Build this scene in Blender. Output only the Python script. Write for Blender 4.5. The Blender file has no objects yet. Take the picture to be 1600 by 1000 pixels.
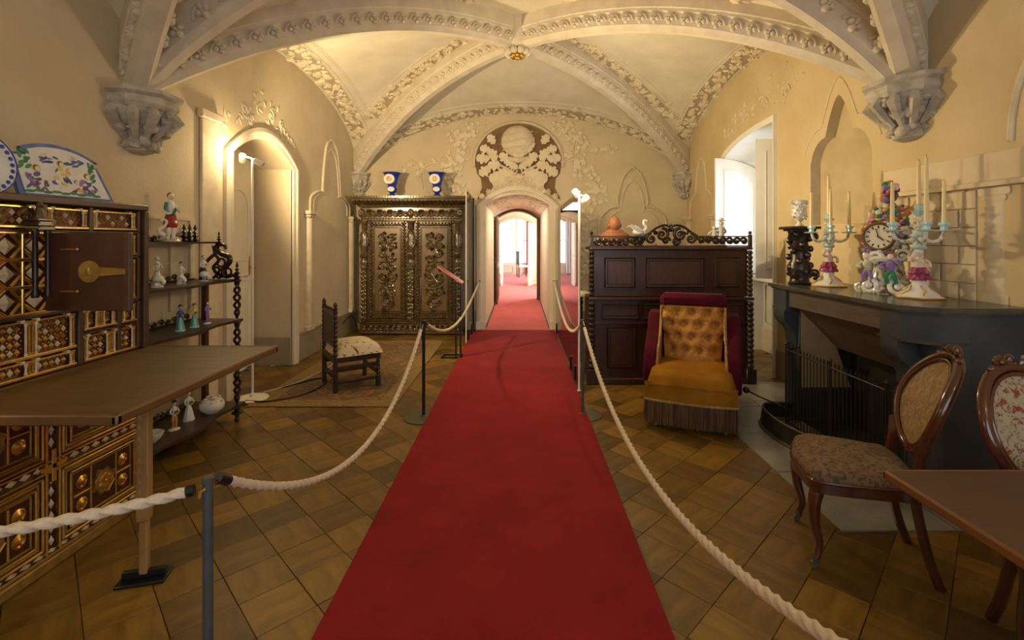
import bpy, math, random
from mathutils import Vector, Matrix
random.seed(7)
PI = math.pi
scene = bpy.context.scene
C = scene.collection

# ------------------------------------------------------------------ camera, world, lights
cam_d = bpy.data.cameras.new('camera')
cam_d.sensor_width = 36.0
cam_d.lens = 36.0 * 752 / 1600
cam_d.shift_x = -12 / 1600
cam_d.shift_y = -125 / 1600
cam_d.clip_start = 0.05
cam = bpy.data.objects.new('camera', cam_d)
cam.location = (0, 0, 1.6)
cam.rotation_euler = (PI / 2, 0, 0)
C.objects.link(cam)
scene.camera = cam

w = bpy.data.worlds.new('sky')
scene.world = w
w.use_nodes = True
w.node_tree.nodes['Background'].inputs[0].default_value = (0.82, 0.9, 1.0, 1)
w.node_tree.nodes['Background'].inputs[1].default_value = 1.8
vs = scene.view_settings
vs.view_transform = 'Standard'
vs.look = 'None'
vs.exposure = 0.66
vs.gamma = 1.0
vs.use_curve_mapping = False


def light(name, kind, loc, energy, col, size=0.1, size_y=None, rot=(0, 0, 0), spot=None, blend=0.5):
    l = bpy.data.lights.new(name, kind)
    l.energy = energy
    l.color = col
    if kind == 'AREA':
        l.shape = 'RECTANGLE'
        l.size = size
        l.size_y = size_y or size
    else:
        l.shadow_soft_size = size
    if kind == 'SPOT':
        l.spot_size = spot
        l.spot_blend = blend
    o = bpy.data.objects.new(name, l)
    o.location = loc
    o.rotation_euler = rot
    C.objects.link(o)
    return o


WARM = (1.0, 0.765, 0.42)
DAY = (0.92, 0.96, 1.0)
# daylight at the windows, then added fills for the far rooms and passage
light('window_daylight', 'AREA', (3.62, 6.3, 1.95), 24, DAY, 1.3, 1.6, (0, PI / 2, 0))
light('rear_window_daylight', 'AREA', (0.9, -1.36, 1.9), 26, (0.95, 0.97, 1.0), 2.6, 2.2, (PI / 2, 0, PI))
light('far_window_daylight', 'AREA', (-0.2, 22.6, 1.6), 85, DAY, 3.0, 2.4, (-PI / 2, 0, 0))
light('far_side_fill', 'AREA', (2.7, 19.8, 1.6), 150, DAY, 2.4, 2.2, (0, PI / 2, 0))  # added fill for a presumed side window, no opening built
light('passage_fill', 'AREA', (-.05, 10.7, 2.34), 20, (1, 0.82, 0.62), 0.5, 2.4)  # added light that brightens the passage, no fixture there
light('second_room_fill', 'AREA', (1.9, 14.9, 1.6), 160, (1, 0.93, 0.86), 2.0, 2.0, (0, PI / 2, 0))  # added daylight fill for the middle room, its side wall is solid


# ------------------------------------------------------------------ materials
MATS = {}


def mat(name, c1, c2=None, scale=6.0, rough=0.6, metal=0.0, bump=0.0, bscale=40.0, kind='noise', spec=0.5,
        detail=4.0, rng=(0.35, 0.65), stretch=(1, 1, 1), rnd=0.0, c3=None, sheen=0.0, coat=0.0, emit=0.0, rot=0.0, trans=0.0, bdist=0.01):
    m = bpy.data.materials.new(name)
    m.use_nodes = True
    nt = m.node_tree
    b = nt.nodes['Principled BSDF']
    b.inputs['Base Color'].default_value = (*c1, 1)
    b.inputs['Roughness'].default_value = rough
    b.inputs['Metallic'].default_value = metal
    b.inputs['Specular IOR Level'].default_value = spec
    b.inputs['Sheen Weight'].default_value = sheen
    b.inputs['Coat Weight'].default_value = coat
    b.inputs['Coat Roughness'].default_value = 0.12
    b.inputs['Transmission Weight'].default_value = trans
    if emit:
        b.inputs['Emission Color'].default_value = (*c1, 1)
        b.inputs['Emission Strength'].default_value = emit
    tc = nt.nodes.new('ShaderNodeTexCoord')
    mp = nt.nodes.new('ShaderNodeMapping')
    mp.inputs['Scale'].default_value = stretch
    mp.inputs['Rotation'].default_value = (0, 0, rot)
    nt.links.new(tc.outputs['Object'], mp.inputs['Vector'])
    vec = mp.outputs['Vector']
    out = None
    if c2 is not None:
        if kind == 'noise':
            t = nt.nodes.new('ShaderNodeTexNoise')
            t.inputs['Scale'].default_value = scale
            t.inputs['Detail'].default_value = detail
            t.inputs['Roughness'].default_value = 0.6
            f = t.outputs['Fac']
        elif kind == 'swirl':
            t = nt.nodes.new('ShaderNodeTexNoise')
            t.inputs['Scale'].default_value = scale
            t.inputs['Detail'].default_value = 2.0
            t.inputs['Distortion'].default_value = 2.5
            f = t.outputs['Fac']
        elif kind == 'voronoi':
            t = nt.nodes.new('ShaderNodeTexVoronoi')
            t.inputs['Scale'].default_value = scale
            f = t.outputs['Distance']
        elif kind == 'wave':
            t = nt.nodes.new('ShaderNodeTexWave')
            t.inputs['Scale'].default_value = scale
            t.inputs['Distortion'].default_value = 6.0
            t.inputs['Detail'].default_value = 3.0
            t.inputs['Detail Scale'].default_value = 1.2
            f = t.outputs['Fac']
        nt.links.new(vec, t.inputs['Vector'])
        r = nt.nodes.new('ShaderNodeValToRGB')
        r.color_ramp.elements[0].position = rng[0]
        r.color_ramp.elements[1].position = rng[1]
        r.color_ramp.elements[0].color = (*c1, 1)
        r.color_ramp.elements[1].color = (*c2, 1)
        if c3 is not None:
            e = r.color_ramp.elements.new((rng[0] + rng[1]) / 2)
            e.color = (*c3, 1)
        nt.links.new(f, r.inputs['Fac'])
        out = r.outputs['Color']
    if rnd:
        oi = nt.nodes.new('ShaderNodeObjectInfo')
        ge = nt.nodes.new('ShaderNodeNewGeometry')
        ad = nt.nodes.new('ShaderNodeMath'); ad.operation = 'ADD'
        nt.links.new(oi.outputs['Random'], ad.inputs[0])
        nt.links.new(ge.outputs['Random Per Island'], ad.inputs[1])
        fr = nt.nodes.new('ShaderNodeMath'); fr.operation = 'FRACT'
        nt.links.new(ad.outputs[0], fr.inputs[0])
        mr = nt.nodes.new('ShaderNodeMapRange')
        mr.inputs['To Min'].default_value = 1 - rnd
        mr.inputs['To Max'].default_value = 1 + rnd
        nt.links.new(fr.outputs[0], mr.inputs['Value'])
        vm = nt.nodes.new('ShaderNodeVectorMath'); vm.operation = 'SCALE'
        if out is not None:
            nt.links.new(out, vm.inputs[0])
        else:
            vm.inputs[0].default_value = c1
        nt.links.new(mr.outputs[0], vm.inputs['Scale'])
        out = vm.outputs['Vector']
    if out is not None:
        nt.links.new(out, b.inputs['Base Color'])
        if emit:
            nt.links.new(out, b.inputs['Emission Color'])
    if bump:
        n = nt.nodes.new('ShaderNodeTexNoise')
        n.inputs['Scale'].default_value = bscale
        n.inputs['Detail'].default_value = 4
        nt.links.new(vec, n.inputs['Vector'])
        bp = nt.nodes.new('ShaderNodeBump')
        bp.inputs['Strength'].default_value = bump
        bp.inputs['Distance'].default_value = bdist
        nt.links.new(n.outputs['Fac'], bp.inputs['Height'])
        nt.links.new(bp.outputs['Normal'], b.inputs['Normal'])
    MATS[name] = m
    return m


mat('plaster', (0.55, 0.455, 0.30), (0.67, 0.57, 0.40), 1.6, 0.85, bump=0.25, bscale=30, detail=8, rng=(0.3, 0.7))
mat('plaster_vault', (0.60, 0.54, 0.42), (0.70, 0.64, 0.52), 2.0, 0.85, bump=0.2, bscale=30, detail=6)
mat('plaster_relief', (0.60, 0.51, 0.36), (0.72, 0.63, 0.47), 9.0, 0.85)
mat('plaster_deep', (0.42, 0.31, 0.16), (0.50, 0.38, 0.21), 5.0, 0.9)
mat('foliage', (0.66, 0.57, 0.40), (0.74, 0.65, 0.47), 9.0, 0.85)
mat('band_ground', (0.36, 0.30, 0.21), (0.44, 0.37, 0.27), 6.0, 0.9)
mat('stone_rib', (0.58, 0.51, 0.41), (0.68, 0.61, 0.50), 5.0, 0.8, bump=0.2, bscale=40)
mat('stone_carved', (0.36, 0.33, 0.28), (0.56, 0.52, 0.45), 10.0, 0.8, bump=0.35, bscale=45)
mat('casing', (0.70, 0.62, 0.47), (0.78, 0.70, 0.55), 3.0, 0.6)
mat('plaster_lamplit', (0.54, 0.42, 0.235), (0.66, 0.535, 0.335), 1.6, 0.85, bump=0.25, bscale=30, detail=8, rng=(0.3, 0.7))  # plaster with the golden cast of the lamps put into its colour
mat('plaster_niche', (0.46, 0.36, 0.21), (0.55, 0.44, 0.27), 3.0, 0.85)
mat('rococo', (0.78, 0.76, 0.70), (0.15, 0.06, 0.13), 26, 0.2, kind='noise', rng=(0.42, 0.62), c3=(0.33, 0.36, 0.17), coat=0.3)
mat('brown_ground', (0.17, 0.10, 0.05), (0.22, 0.135, 0.065), 8.0, 0.85)
mat('soffit_pink', (0.80, 0.77, 0.64), (0.66, 0.60, 0.47), 9.0, 0.8, kind='swirl')
mat('baseboard', (0.30, 0.24, 0.15), (0.36, 0.29, 0.19), 5.0, 0.6)
mat('parquet', (0.125, 0.066, 0.009), (0.225, 0.122, 0.018), 4.0, 0.40, kind='noise', stretch=(1, 4, 1), bump=0.15, bscale=25, rnd=0.48, detail=7, bdist=0.004)
mat('parquet_gap', (0.04, 0.022, 0.01), rough=0.8)
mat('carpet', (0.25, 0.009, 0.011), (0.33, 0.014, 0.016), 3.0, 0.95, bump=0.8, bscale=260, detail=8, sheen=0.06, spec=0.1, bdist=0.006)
mat('carpet_daylit', (0.52, 0.055, 0.06), (0.62, 0.085, 0.08), 2.0, 0.95, bump=0.3, bscale=300, sheen=0.2)  # daylight put into the colour: lighter, pinker copy of the red carpet
mat('white_paint', (0.80, 0.79, 0.74), (0.85, 0.84, 0.80), 4.0, 0.4)
mat('cream_paint', (0.72, 0.66, 0.52), (0.78, 0.72, 0.58), 4.0, 0.45)
mat('brass', (0.62, 0.42, 0.14), rough=0.3, metal=1.0)
mat('gold', (0.80, 0.52, 0.13), (0.62, 0.36, 0.08), 25.0, 0.27, metal=0.9)
mat('gold_old', (0.50, 0.33, 0.10), (0.36, 0.22, 0.06), 20.0, 0.42, metal=0.65)
mat('bone', (0.75, 0.64, 0.42), (0.58, 0.45, 0.25), 30.0, 0.4)
mat('red_lacquer', (0.050, 0.012, 0.008), (0.075, 0.018, 0.012), 8.0, 0.4)
mat('dark_walnut', (0.055, 0.026, 0.014), (0.095, 0.045, 0.024), 5.0, 0.42, stretch=(1, 1, 8))
mat('cabinet_door_wood', (0.052, 0.017, 0.010), (0.075, 0.027, 0.016), 6.0, 0.45, bump=0.1, bscale=60)
mat('flap_wood', (0.085, 0.046, 0.010), (0.155, 0.088, 0.020), 3.0, 0.50, stretch=(6, 1, 1), bump=0.15, bscale=18, detail=8, rng=(0.3, 0.7), rot=PI / 2)
mat('flap_edge', (0.12, 0.062, 0.02), (0.17, 0.09, 0.03), 6, 0.4)
mat('oak_post', (0.30, 0.175, 0.065), (0.42, 0.26, 0.10), 5.0, 0.45, stretch=(4, 4, 1))
mat('door_brown', (0.10, 0.050, 0.020), (0.16, 0.085, 0.035), 5.0, 0.5)
mat('black_steel', (0.03, 0.032, 0.036), rough=0.35, metal=0.6)
mat('grey_steel', (0.075, 0.09, 0.10), (0.10, 0.115, 0.125), 20, rough=0.55, metal=0.3)
mat('base_steel', (0.13, 0.12, 0.075), rough=0.5, metal=0.5)
mat('rope', (0.68, 0.57, 0.43), (0.78, 0.68, 0.53), 60, 0.9, bump=0.3, bscale=200)
mat('ebony', (0.016, 0.009, 0.008), (0.03, 0.016, 0.013), 12, 0.32)
mat('shelf_wood', (0.040, 0.021, 0.014), (0.065, 0.036, 0.024), 5, 0.35, stretch=(1, 6, 1))
mat('mahogany_post', (0.085, 0.030, 0.016), rough=0.4)
mat('porcelain', (0.82, 0.81, 0.77), rough=0.15, coat=0.3)
mat('porcelain_painted', (0.80, 0.79, 0.75), (0.33, 0.42, 0.30), 28, 0.18, kind='noise', rng=(0.52, 0.62), c3=(0.62, 0.50, 0.40), coat=0.3)
mat('porcelain_flowers', (0.82, 0.80, 0.76), (0.30, 0.12, 0.22), 40, 0.2, kind='noise', rng=(0.54, 0.66), c3=(0.42, 0.5, 0.36), coat=0.3)
mat('skin_glaze', (0.80, 0.68, 0.58), rough=0.2, coat=0.3)
mat('cobalt', (0.010, 0.025, 0.30), (0.02, 0.05, 0.42), 10, 0.15, coat=0.5)
mat('g_red', (0.32, 0.03, 0.02), rough=0.2, coat=0.3)
mat('g_green', (0.02, 0.25, 0.14), rough=0.2, coat=0.3)
mat('g_teal', (0.10, 0.42, 0.36), rough=0.2, coat=0.3)
mat('g_blue', (0.06, 0.09, 0.34), rough=0.2, coat=0.3)
mat('g_paleblue', (0.50, 0.72, 0.78), rough=0.2, coat=0.3)
mat('g_violet', (0.30, 0.20, 0.50), rough=0.2, coat=0.3)
mat('g_magenta', (0.26, 0.012, 0.10), (0.55, 0.22, 0.32), 38, 0.3, rng=(0.5, 0.68), coat=0.2)
mat('g_yellow', (0.75, 0.55, 0.10), rough=0.2, coat=0.3)
mat('g_orange', (0.62, 0.27, 0.09), rough=0.25, coat=0.2)
mat('g_brown', (0.15, 0.075, 0.03), rough=0.25, coat=0.2)
mat('g_black', (0.02, 0.018, 0.02), rough=0.2, coat=0.3)
mat('g_moss', (0.50, 0.58, 0.36), (0.74, 0.74, 0.62), 22, 0.25, coat=0.3)
mat('g_gold', (0.75, 0.48, 0.12), rough=0.25, metal=0.8)
mat('g_pink', (0.80, 0.50, 0.48), rough=0.2, coat=0.3)
mat('candle', (0.84, 0.70, 0.38), rough=0.45)
mat('wick', (0.03, 0.02, 0.02), rough=0.9)
mat('carved_oak', (0.060, 0.036, 0.012), (0.13, 0.082, 0.028), 14, 0.24, spec=1.0, coat=0.8, metal=0.15)
mat('panel_oak', (0.12, 0.075, 0.027), (0.17, 0.105, 0.040), 4, 0.36, stretch=(3, 3, 1), spec=0.8, coat=0.3, metal=0.1)
mat('chair_dark', (0.030, 0.017, 0.012), (0.055, 0.03, 0.02), 10, 0.35)
mat('chair_floral', (0.70, 0.60, 0.44), (0.22, 0.05, 0.05), 9.0, 0.85, kind='swirl', rng=(0.60, 0.70), c3=(0.55, 0.36, 0.12), bump=0.3, bscale=120)
mat('leather', (0.05, 0.032, 0.02), rough=0.5)
mat('rug', (0.16, 0.10, 0.035), (0.46, 0.15, 0.025), 6.0, 0.95, kind='swirl', rng=(0.40, 0.66), c3=(0.15, 0.125, 0.085), bump=0.5, bscale=160)
mat('rug_border', (0.20, 0.135, 0.05), (0.34, 0.22, 0.08), 14.0, 0.95, kind='swirl', bump=0.4, bscale=160)
mat('cable_black', (0.012, 0.011, 0.010), rough=0.5)
mat('cable_white', (0.62, 0.58, 0.48), rough=0.5)
mat('mahogany', (0.040, 0.014, 0.009), (0.062, 0.024, 0.015), 5.0, 0.32, stretch=(5, 5, 1), coat=0.1)
mat('mahogany_panel', (0.048, 0.018, 0.011), (0.075, 0.030, 0.018), 6.0, 0.34, stretch=(8, 8, 1), coat=0.1)
mat('terracotta', (0.27, 0.10, 0.042), (0.33, 0.13, 0.058), 10, 0.6)
mat('biscuit', (0.55, 0.55, 0.53), rough=0.6)
mat('velvet', (0.055, 0.0015, 0.009), (0.095, 0.003, 0.016), 5, 0.9, spec=0.15, sheen=0.05, bump=0.2, bscale=150)
mat('damask', (0.40, 0.19, 0.022), (0.52, 0.29, 0.04), 14, 0.6, kind='swirl', rng=(0.4, 0.62), c3=(0.40, 0.15, 0.05), spec=0.3, bump=0.25, bscale=60)
mat('seat_velvet', (0.24, 0.10, 0.006), (0.33, 0.15, 0.012), 6, 0.9, spec=0.15, bump=0.25, bscale=120)
mat('fringe', (0.16, 0.095, 0.04), (0.06, 0.03, 0.018), 55, 0.85, stretch=(1, 1, 0.02), rng=(0.4, 0.6))
mat('cord', (0.45, 0.30, 0.12), (0.25, 0.15, 0.06), 60, 0.8)
mat('chair_mahogany', (0.060, 0.016, 0.007), (0.10, 0.029, 0.012), 6, 0.20, coat=0.6)
mat('tapestry', (0.20, 0.145, 0.07), (0.075, 0.065, 0.045), 22, 0.85, kind='swirl', rng=(0.40, 0.62), c3=(0.20, 0.10, 0.055), bump=0.3, bscale=150)
mat('tapestry_gold', (0.42, 0.26, 0.045), (0.20, 0.13, 0.03), 18, 0.6, kind='swirl', rng=(0.4, 0.62), c3=(0.28, 0.13, 0.045), sheen=0.3, bump=0.2, bscale=120)
mat('tapestry_rose', (0.38, 0.31, 0.22), (0.24, 0.035, 0.035), 24, 0.85, kind='swirl', rng=(0.46, 0.62), c3=(0.30, 0.30, 0.17), bump=0.3, bscale=150)
mat('table_wood', (0.070, 0.030, 0.014), (0.10, 0.044, 0.022), 4, 0.38, stretch=(1, 8, 1))
mat('table_edge', (0.19, 0.08, 0.025), rough=0.35)
mat('slate', (0.036, 0.043, 0.055), (0.085, 0.097, 0.115), 2.6, 0.42, bump=0.1, bscale=20, detail=9, rng=(0.35, 0.75))
mat('slate_top', (0.055, 0.055, 0.05), (0.10, 0.095, 0.08), 5, 0.22, detail=8)
mat('slate_wood', (0.085, 0.070, 0.055), (0.13, 0.105, 0.08), 5, 0.45, stretch=(1, 1, 6), bump=0.2, bscale=30)
mat('soot', (0.012, 0.010, 0.009), rough=0.9)
mat('hood', (0.085, 0.050, 0.035), (0.11, 0.065, 0.045), 4, 0.8)
mat('hearth', (0.19, 0.185, 0.17), (0.31, 0.30, 0.275), 3, 0.33, bump=0.15, bscale=12, detail=8)
mat('iron', (0.045, 0.038, 0.03), rough=0.5, metal=0.6)
mat('clock_face', (0.80, 0.76, 0.62), rough=0.3)
mat('lamp_white', (0.85, 0.82, 0.75), rough=0.4)
mat('bulb', (1.0, 0.80, 0.50), emit=60.0)
mat('maiolica', (0.80, 0.80, 0.78), (0.70, 0.70, 0.72), 12, 0.2, coat=0.4)
mat('maiolica_blue', (0.035, 0.08, 0.36), (0.10, 0.20, 0.50), 14, 0.2, coat=0.4)
mat('sign_red', (0.42, 0.12, 0.11), (0.50, 0.18, 0.16), 9, 0.4)
mat('curtain_red', (0.55, 0.07, 0.06), rough=0.8)
mat('curtain_white', (0.85, 0.86, 0.88), rough=0.8)
mat('chair_green', (0.05, 0.13, 0.10), rough=0.6)
mat('mortar', (0.46, 0.37, 0.24), rough=0.9)
mat('painted_stone', (0.60, 0.50, 0.34), (0.67, 0.57, 0.40), 4.0, 0.85, rnd=0.05)


def glass_mat(name, ior=1.5, tint=(1, 1, 1)):
    m = bpy.data.materials.new(name)
    m.use_nodes = True
    nt = m.node_tree
    nt.nodes.clear()
    o = nt.nodes.new('ShaderNodeOutputMaterial')
    mx = nt.nodes.new('ShaderNodeMixShader')
    fr = nt.nodes.new('ShaderNodeFresnel')
    fr.inputs['IOR'].default_value = ior
    tr = nt.nodes.new('ShaderNodeBsdfTransparent')
    tr.inputs['Color'].default_value = (*tint, 1)
    gl = nt.nodes.new('ShaderNodeBsdfGlossy')
    gl.inputs['Roughness'].default_value = 0.0
    nt.links.new(fr.outputs[0], mx.inputs[0])
    nt.links.new(tr.outputs[0], mx.inputs[1])
    nt.links.new(gl.outputs[0], mx.inputs[2])
    nt.links.new(mx.outputs[0], o.inputs['Surface'])
    MATS[name] = m


glass_mat('glass', 1.5)
glass_mat('window_glass', 1.3)


# ------------------------------------------------------------------ mesh builder
class MB:
    def __init__(s):
        s.v = []
        s.f = []

    def add(s, vs_, fs_, M=None):
        n = len(s.v)
        if M is None:
            s.v.extend([tuple(p) for p in vs_])
        else:
            s.v.extend([tuple(M @ Vector(p)) for p in vs_])
        s.f.extend([tuple(i + n for i in f) for f in fs_])
        return s

    def merge(s, o, M=None):
        return s.add(o.v, o.f, M)

    def box(s, x0, x1, y0, y1, z0, z1, b=0.0, M=None):
        if x1 < x0: x0, x1 = x1, x0
        if y1 < y0: y0, y1 = y1, y0
        if z1 < z0: z0, z1 = z1, z0
        b = min(b, (x1 - x0) * .45, (y1 - y0) * .45, (z1 - z0) * .45)
        if b <= 0:
            V = [(x, y, z) for z in (z0, z1) for y in (y0, y1) for x in (x0, x1)]
            F = [(0, 2, 3, 1), (4, 5, 7, 6), (0, 1, 5, 4), (2, 6, 7, 3), (0, 4, 6, 2), (1, 3, 7, 5)]
            return s.add(V, F, M)
        V, idx = [], {}
        for sx in (0, 1):
            for sy in (0, 1):
                for sz in (0, 1):
                    X, Y, Z = (x0, x1)[sx], (y0, y1)[sy], (z0, z1)[sz]
                    dx, dy, dz = (b, -b)[sx], (b, -b)[sy], (b, -b)[sz]
                    idx[sx, sy, sz, 0] = len(V); V.append((X, Y + dy, Z + dz))
                    idx[sx, sy, sz, 1] = len(V); V.append((X + dx, Y, Z + dz))
                    idx[sx, sy, sz, 2] = len(V); V.append((X + dx, Y + dy, Z))
        F = []
        I = idx
        F.append((I[0,0,0,0], I[0,0,1,0], I[0,1,1,0], I[0,1,0,0])); F.append((I[1,0,0,0], I[1,1,0,0], I[1,1,1,0], I[1,0,1,0]))
        F.append((I[0,0,0,1], I[1,0,0,1], I[1,0,1,1], I[0,0,1,1])); F.append((I[0,1,0,1], I[0,1,1,1], I[1,1,1,1], I[1,1,0,1]))
        F.append((I[0,0,0,2], I[0,1,0,2], I[1,1,0,2], I[1,0,0,2])); F.append((I[0,0,1,2], I[1,0,1,2], I[1,1,1,2], I[0,1,1,2]))
        for a in (0, 1):
            for c in (0, 1):
                F.append((I[a,c,0,0], I[a,c,0,1], I[a,c,1,1], I[a,c,1,0]))
                F.append((I[a,0,c,0], I[a,0,c,2], I[a,1,c,2], I[a,1,c,0]))
                F.append((I[0,a,c,1], I[0,a,c,2], I[1,a,c,2], I[1,a,c,1]))
                for d in (0, 1):
                    F.append((I[a,c,d,0], I[a,c,d,1], I[a,c,d,2]))
        return s.add(V, F, M)

    def lathe(s, prof, c=(0, 0, 0), seg=16, M=None, sx=1.0, sy=1.0, lobes=0, amp=0.0):
        V, F = [], []
        for r, z in prof:
            for k in range(seg):
                a = 2 * PI * k / seg
                q = r * (1 + amp * math.cos(lobes * a)) if lobes else r
                V.append((c[0] + q * math.cos(a) * sx, c[1] + q * math.sin(a) * sy, c[2] + z))
        for i in range(len(prof) - 1):
            for k in range(seg):
                k2 = (k + 1) % seg
                F.append((i * seg + k, i * seg + k2, (i + 1) * seg + k2, (i + 1) * seg + k))
        F.append(tuple(reversed(range(seg))))
        F.append(tuple((len(prof) - 1) * seg + k for k in range(seg)))
        return s.add(V, F, M)

    def tube(s, path, r, seg=8, M=None, closed=False, flat=1.0, lobes=0, amp=0.0, twist=0.0):
        P = [Vector(p) for p in path]
        n = len(P)
        R = r if isinstance(r, (list, tuple)) else [r] * n
        up = None
        V, F = [], []
        tw = 0.0
        for i in range(n):
            if closed:
                t = P[(i + 1) % n] - P[i - 1]
            else:
                t = P[min(i + 1, n - 1)] - P[max(i - 1, 0)]
            if t.length < 1e-9: t = Vector((0, 0, 1))
            t.normalize()
            if up is None:
                a = Vector((0, 0, 1)) if abs(t.z) < 0.9 else Vector((1, 0, 0))
                up = (a - t * a.dot(t)).normalized()
            else:
                up = up - t * up.dot(t)
                up = up.normalized() if up.length > 1e-6 else t.orthogonal().normalized()
            side = t.cross(up)
            if i: tw += twist * (P[i] - P[i - 1]).length
            for k in range(seg):
                a = 2 * PI * k / seg
                q = R[i] * (1 + (amp * math.cos(lobes * a + tw) if lobes else 0))
                V.append(P[i] + side * (q * math.cos(a)) + up * (q * flat * math.sin(a)))
        m = n if closed else n - 1
        for i in range(m):
            j = (i + 1) % n
            for k in range(seg):
                k2 = (k + 1) % seg
                F.append((i * seg + k, i * seg + k2, j * seg + k2, j * seg + k))
        if not closed:
            F.append(tuple(reversed(range(seg))))
            F.append(tuple((n - 1) * seg + k for k in range(seg)))
        return s.add(V, F, M)

    def ell(s, c, r, seg=10, rings=6, M=None):
        if not isinstance(r, (tuple, list)): r = (r, r, r)
        V, F = [], []
        V.append((c[0], c[1], c[2] - r[2]))
        for i in range(1, rings):
            th = PI * i / rings
            for k in range(seg):
                a = 2 * PI * k / seg
                V.append((c[0] + r[0] * math.sin(th) * math.cos(a), c[1] + r[1] * math.sin(th) * math.sin(a), c[2] - r[2] * math.cos(th)))
        V.append((c[0], c[1], c[2] + r[2]))
        for k in range(seg):
            k2 = (k + 1) % seg
            F.append((0, 1 + k2, 1 + k))
            F.append((len(V) - 1, 1 + (rings - 2) * seg + k, 1 + (rings - 2) * seg + k2))
            for i in range(rings - 2):
                F.append((1 + i * seg + k, 1 + i * seg + k2, 1 + (i + 1) * seg + k2, 1 + (i + 1) * seg + k))
        return s.add(V, F, M)

    def prism(s, poly, a, b, plane='xz', M=None):
        n = len(poly)
        def pt(p, d):
            if plane == 'xz': return (p[0], d, p[1])
            if plane == 'xy': return (p[0], p[1], d)
            return (d, p[0], p[1])
        V = [pt(p, a) for p in poly] + [pt(p, b) for p in poly]
        F = [tuple(range(n)), tuple(reversed(range(n, 2 * n)))]
        for i in range(n):
            j = (i + 1) % n
            F.append((i, i + n, j + n, j))
        return s.add(V, F, M)

    def grid(s, fn, nu, nv, M=None, wrap=False):
        V, F = [], []
        for i in range(nu + 1):
            for j in range(nv + 1):
                V.append(fn(i / nu, j / nv))
        for i in range(nu):
            for j in range(nv):
                F.append((i * (nv + 1) + j, (i + 1) * (nv + 1) + j, (i + 1) * (nv + 1) + j + 1, i * (nv + 1) + j + 1))
        return s.add(V, F, M)

    def quad(s, a, b, c, d):
        return s.add([a, b, c, d], [(0, 1, 2, 3)])

    # --- carving helpers on a front face: x right, z up, front towards -y
    def scroll(s, x, z, r, turns=1.4, a0=0.0, dr=1, th=0.012, y=0.0, lead=0.0, n=18, seg=6):
        p, R = [], []
        for i in range(n + 1):
            t = i / n
            a = a0 + dr * turns * 2 * PI * t
            q = r * (1 - 0.88 * t)
            p.append((x + q * math.cos(a), y - th * 0.4, z + q * math.sin(a)))
            R.append(th * (1.0 - 0.45 * t))
        s.tube(p, R, seg)
        s.ell((x, y - th * 0.6, z), th * 1.15, 8, 5)
        return s

    def leaf(s, x, z, ang, L, W, h=0.01, y=0.0):
        ca, sa = math.cos(ang), math.sin(ang)
        def q(u, v, d): return (x + ca * u - sa * v, y - d, z + sa * u + ca * v)
        V = [q(0, 0, 0), q(L * .35, W * .5, h * .2), q(L * .75, W * .32, h * .3), q(L, 0, h * .5), q(L * .75, -W * .32, h * .3), q(L * .35, -W * .5, h * .2),
             q(L * .35, 0, h), q(L * .75, 0, h)]
        F = [(0, 6, 1), (1, 6, 7, 2), (2, 7, 3), (3, 7, 4), (4, 7, 6, 5), (5, 6, 0)]
        F = [tuple(reversed(f)) for f in F]
        return s.add(V, F)

    def acanthus(s, x, z, ang, L, h=0.012, y=0.0, n=5, spread=1.5):
        for k in range(n):
            t = k / (n - 1) - 0.5
            s.leaf(x, z, ang + t * spread, L * (1 - abs(t) * 0.7), L * 0.36, h, y)
        return s

    def rosette(s, x, z, r, n=5, y=0.0, h=0.012):
        for k in range(n):
            a = 2 * PI * k / n + PI / 2
            s.ell((x + r * .55 * math.cos(a), y - h * .3, z + r * .55 * math.sin(a)), (r * .42, h, r * .42), 8, 5)
        s.ell((x, y - h * .8, z), (r * .22, h, r * .22), 8, 5)
        return s

    def oak(s, x, z, ang, L, y=0.0, h=0.02):
        # lobed leaf with raised midrib
        pts = [(0, 0), (.10, .10), (.22, .28), (.34, .30), (.36, .17), (.50, .40), (.64, .40), (.64, .20), (.80, .30), (.92, .20), (1.0, 0)]
        out = pts + [(u, -v) for u, v in reversed(pts[1:-1])]
        ca, sa = math.cos(ang), math.sin(ang)
        V, F = [], []
        for u, v in out:
            V.append((x + L * (ca * u - sa * v), y - h * .5, z + L * (sa * u + ca * v)))
        for u, v in out:
            V.append((x + L * (ca * u - sa * v), y, z + L * (sa * u + ca * v)))
        n = len(out)
        m = 2 * n
        V.append((x + L * ca * .2, y - h * .9, z + L * sa * .2)); V.append((x + L * ca * .75, y - h * .9, z + L * sa * .75))
        for i in range(n):
            j = (i + 1) % n
            c = m if (out[i][0] + out[j][0]) / 2 < .48 else m + 1
            F.append((j, i, c))
            F.append((i, j, j + n, i + n))
        # close the seam between the two fans
        for i in range(n):
            j = (i + 1) % n
            a = (out[i][0] + out[j][0]) / 2 < .48
            k = (j + 1) % n
            b = (out[j][0] + out[k][0]) / 2 < .48
            if a != b: F.append((j, m, m + 1) if a else (j, m + 1, m))
        return s.add(V, F)

    def parts(s):
        # connected pieces, each as a builder of its own
        p = list(range(len(s.v)))
        def root(i):
            while p[i] != i:
                p[i] = p[p[i]]; i = p[i]
            return i
        for f in s.f:
            a = root(f[0])
            for i in f[1:]:
                b = root(i)
                if b != a: p[b] = a
        out = {}
        for f in s.f: out.setdefault(root(f[0]), []).append(f)
        for fs in out.values():
            q = MB(); ix = {}
            for f in fs:
                for i in f:
                    if i not in ix: ix[i] = len(q.v); q.v.append(s.v[i])
                q.f.append(tuple(ix[i] for i in f))
            yield q

    def pieces(s, name, m, parent=None, smooth=True, angle=38):
        return [q.build(name, m, parent, smooth, angle) for q in s.parts()]

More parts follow.
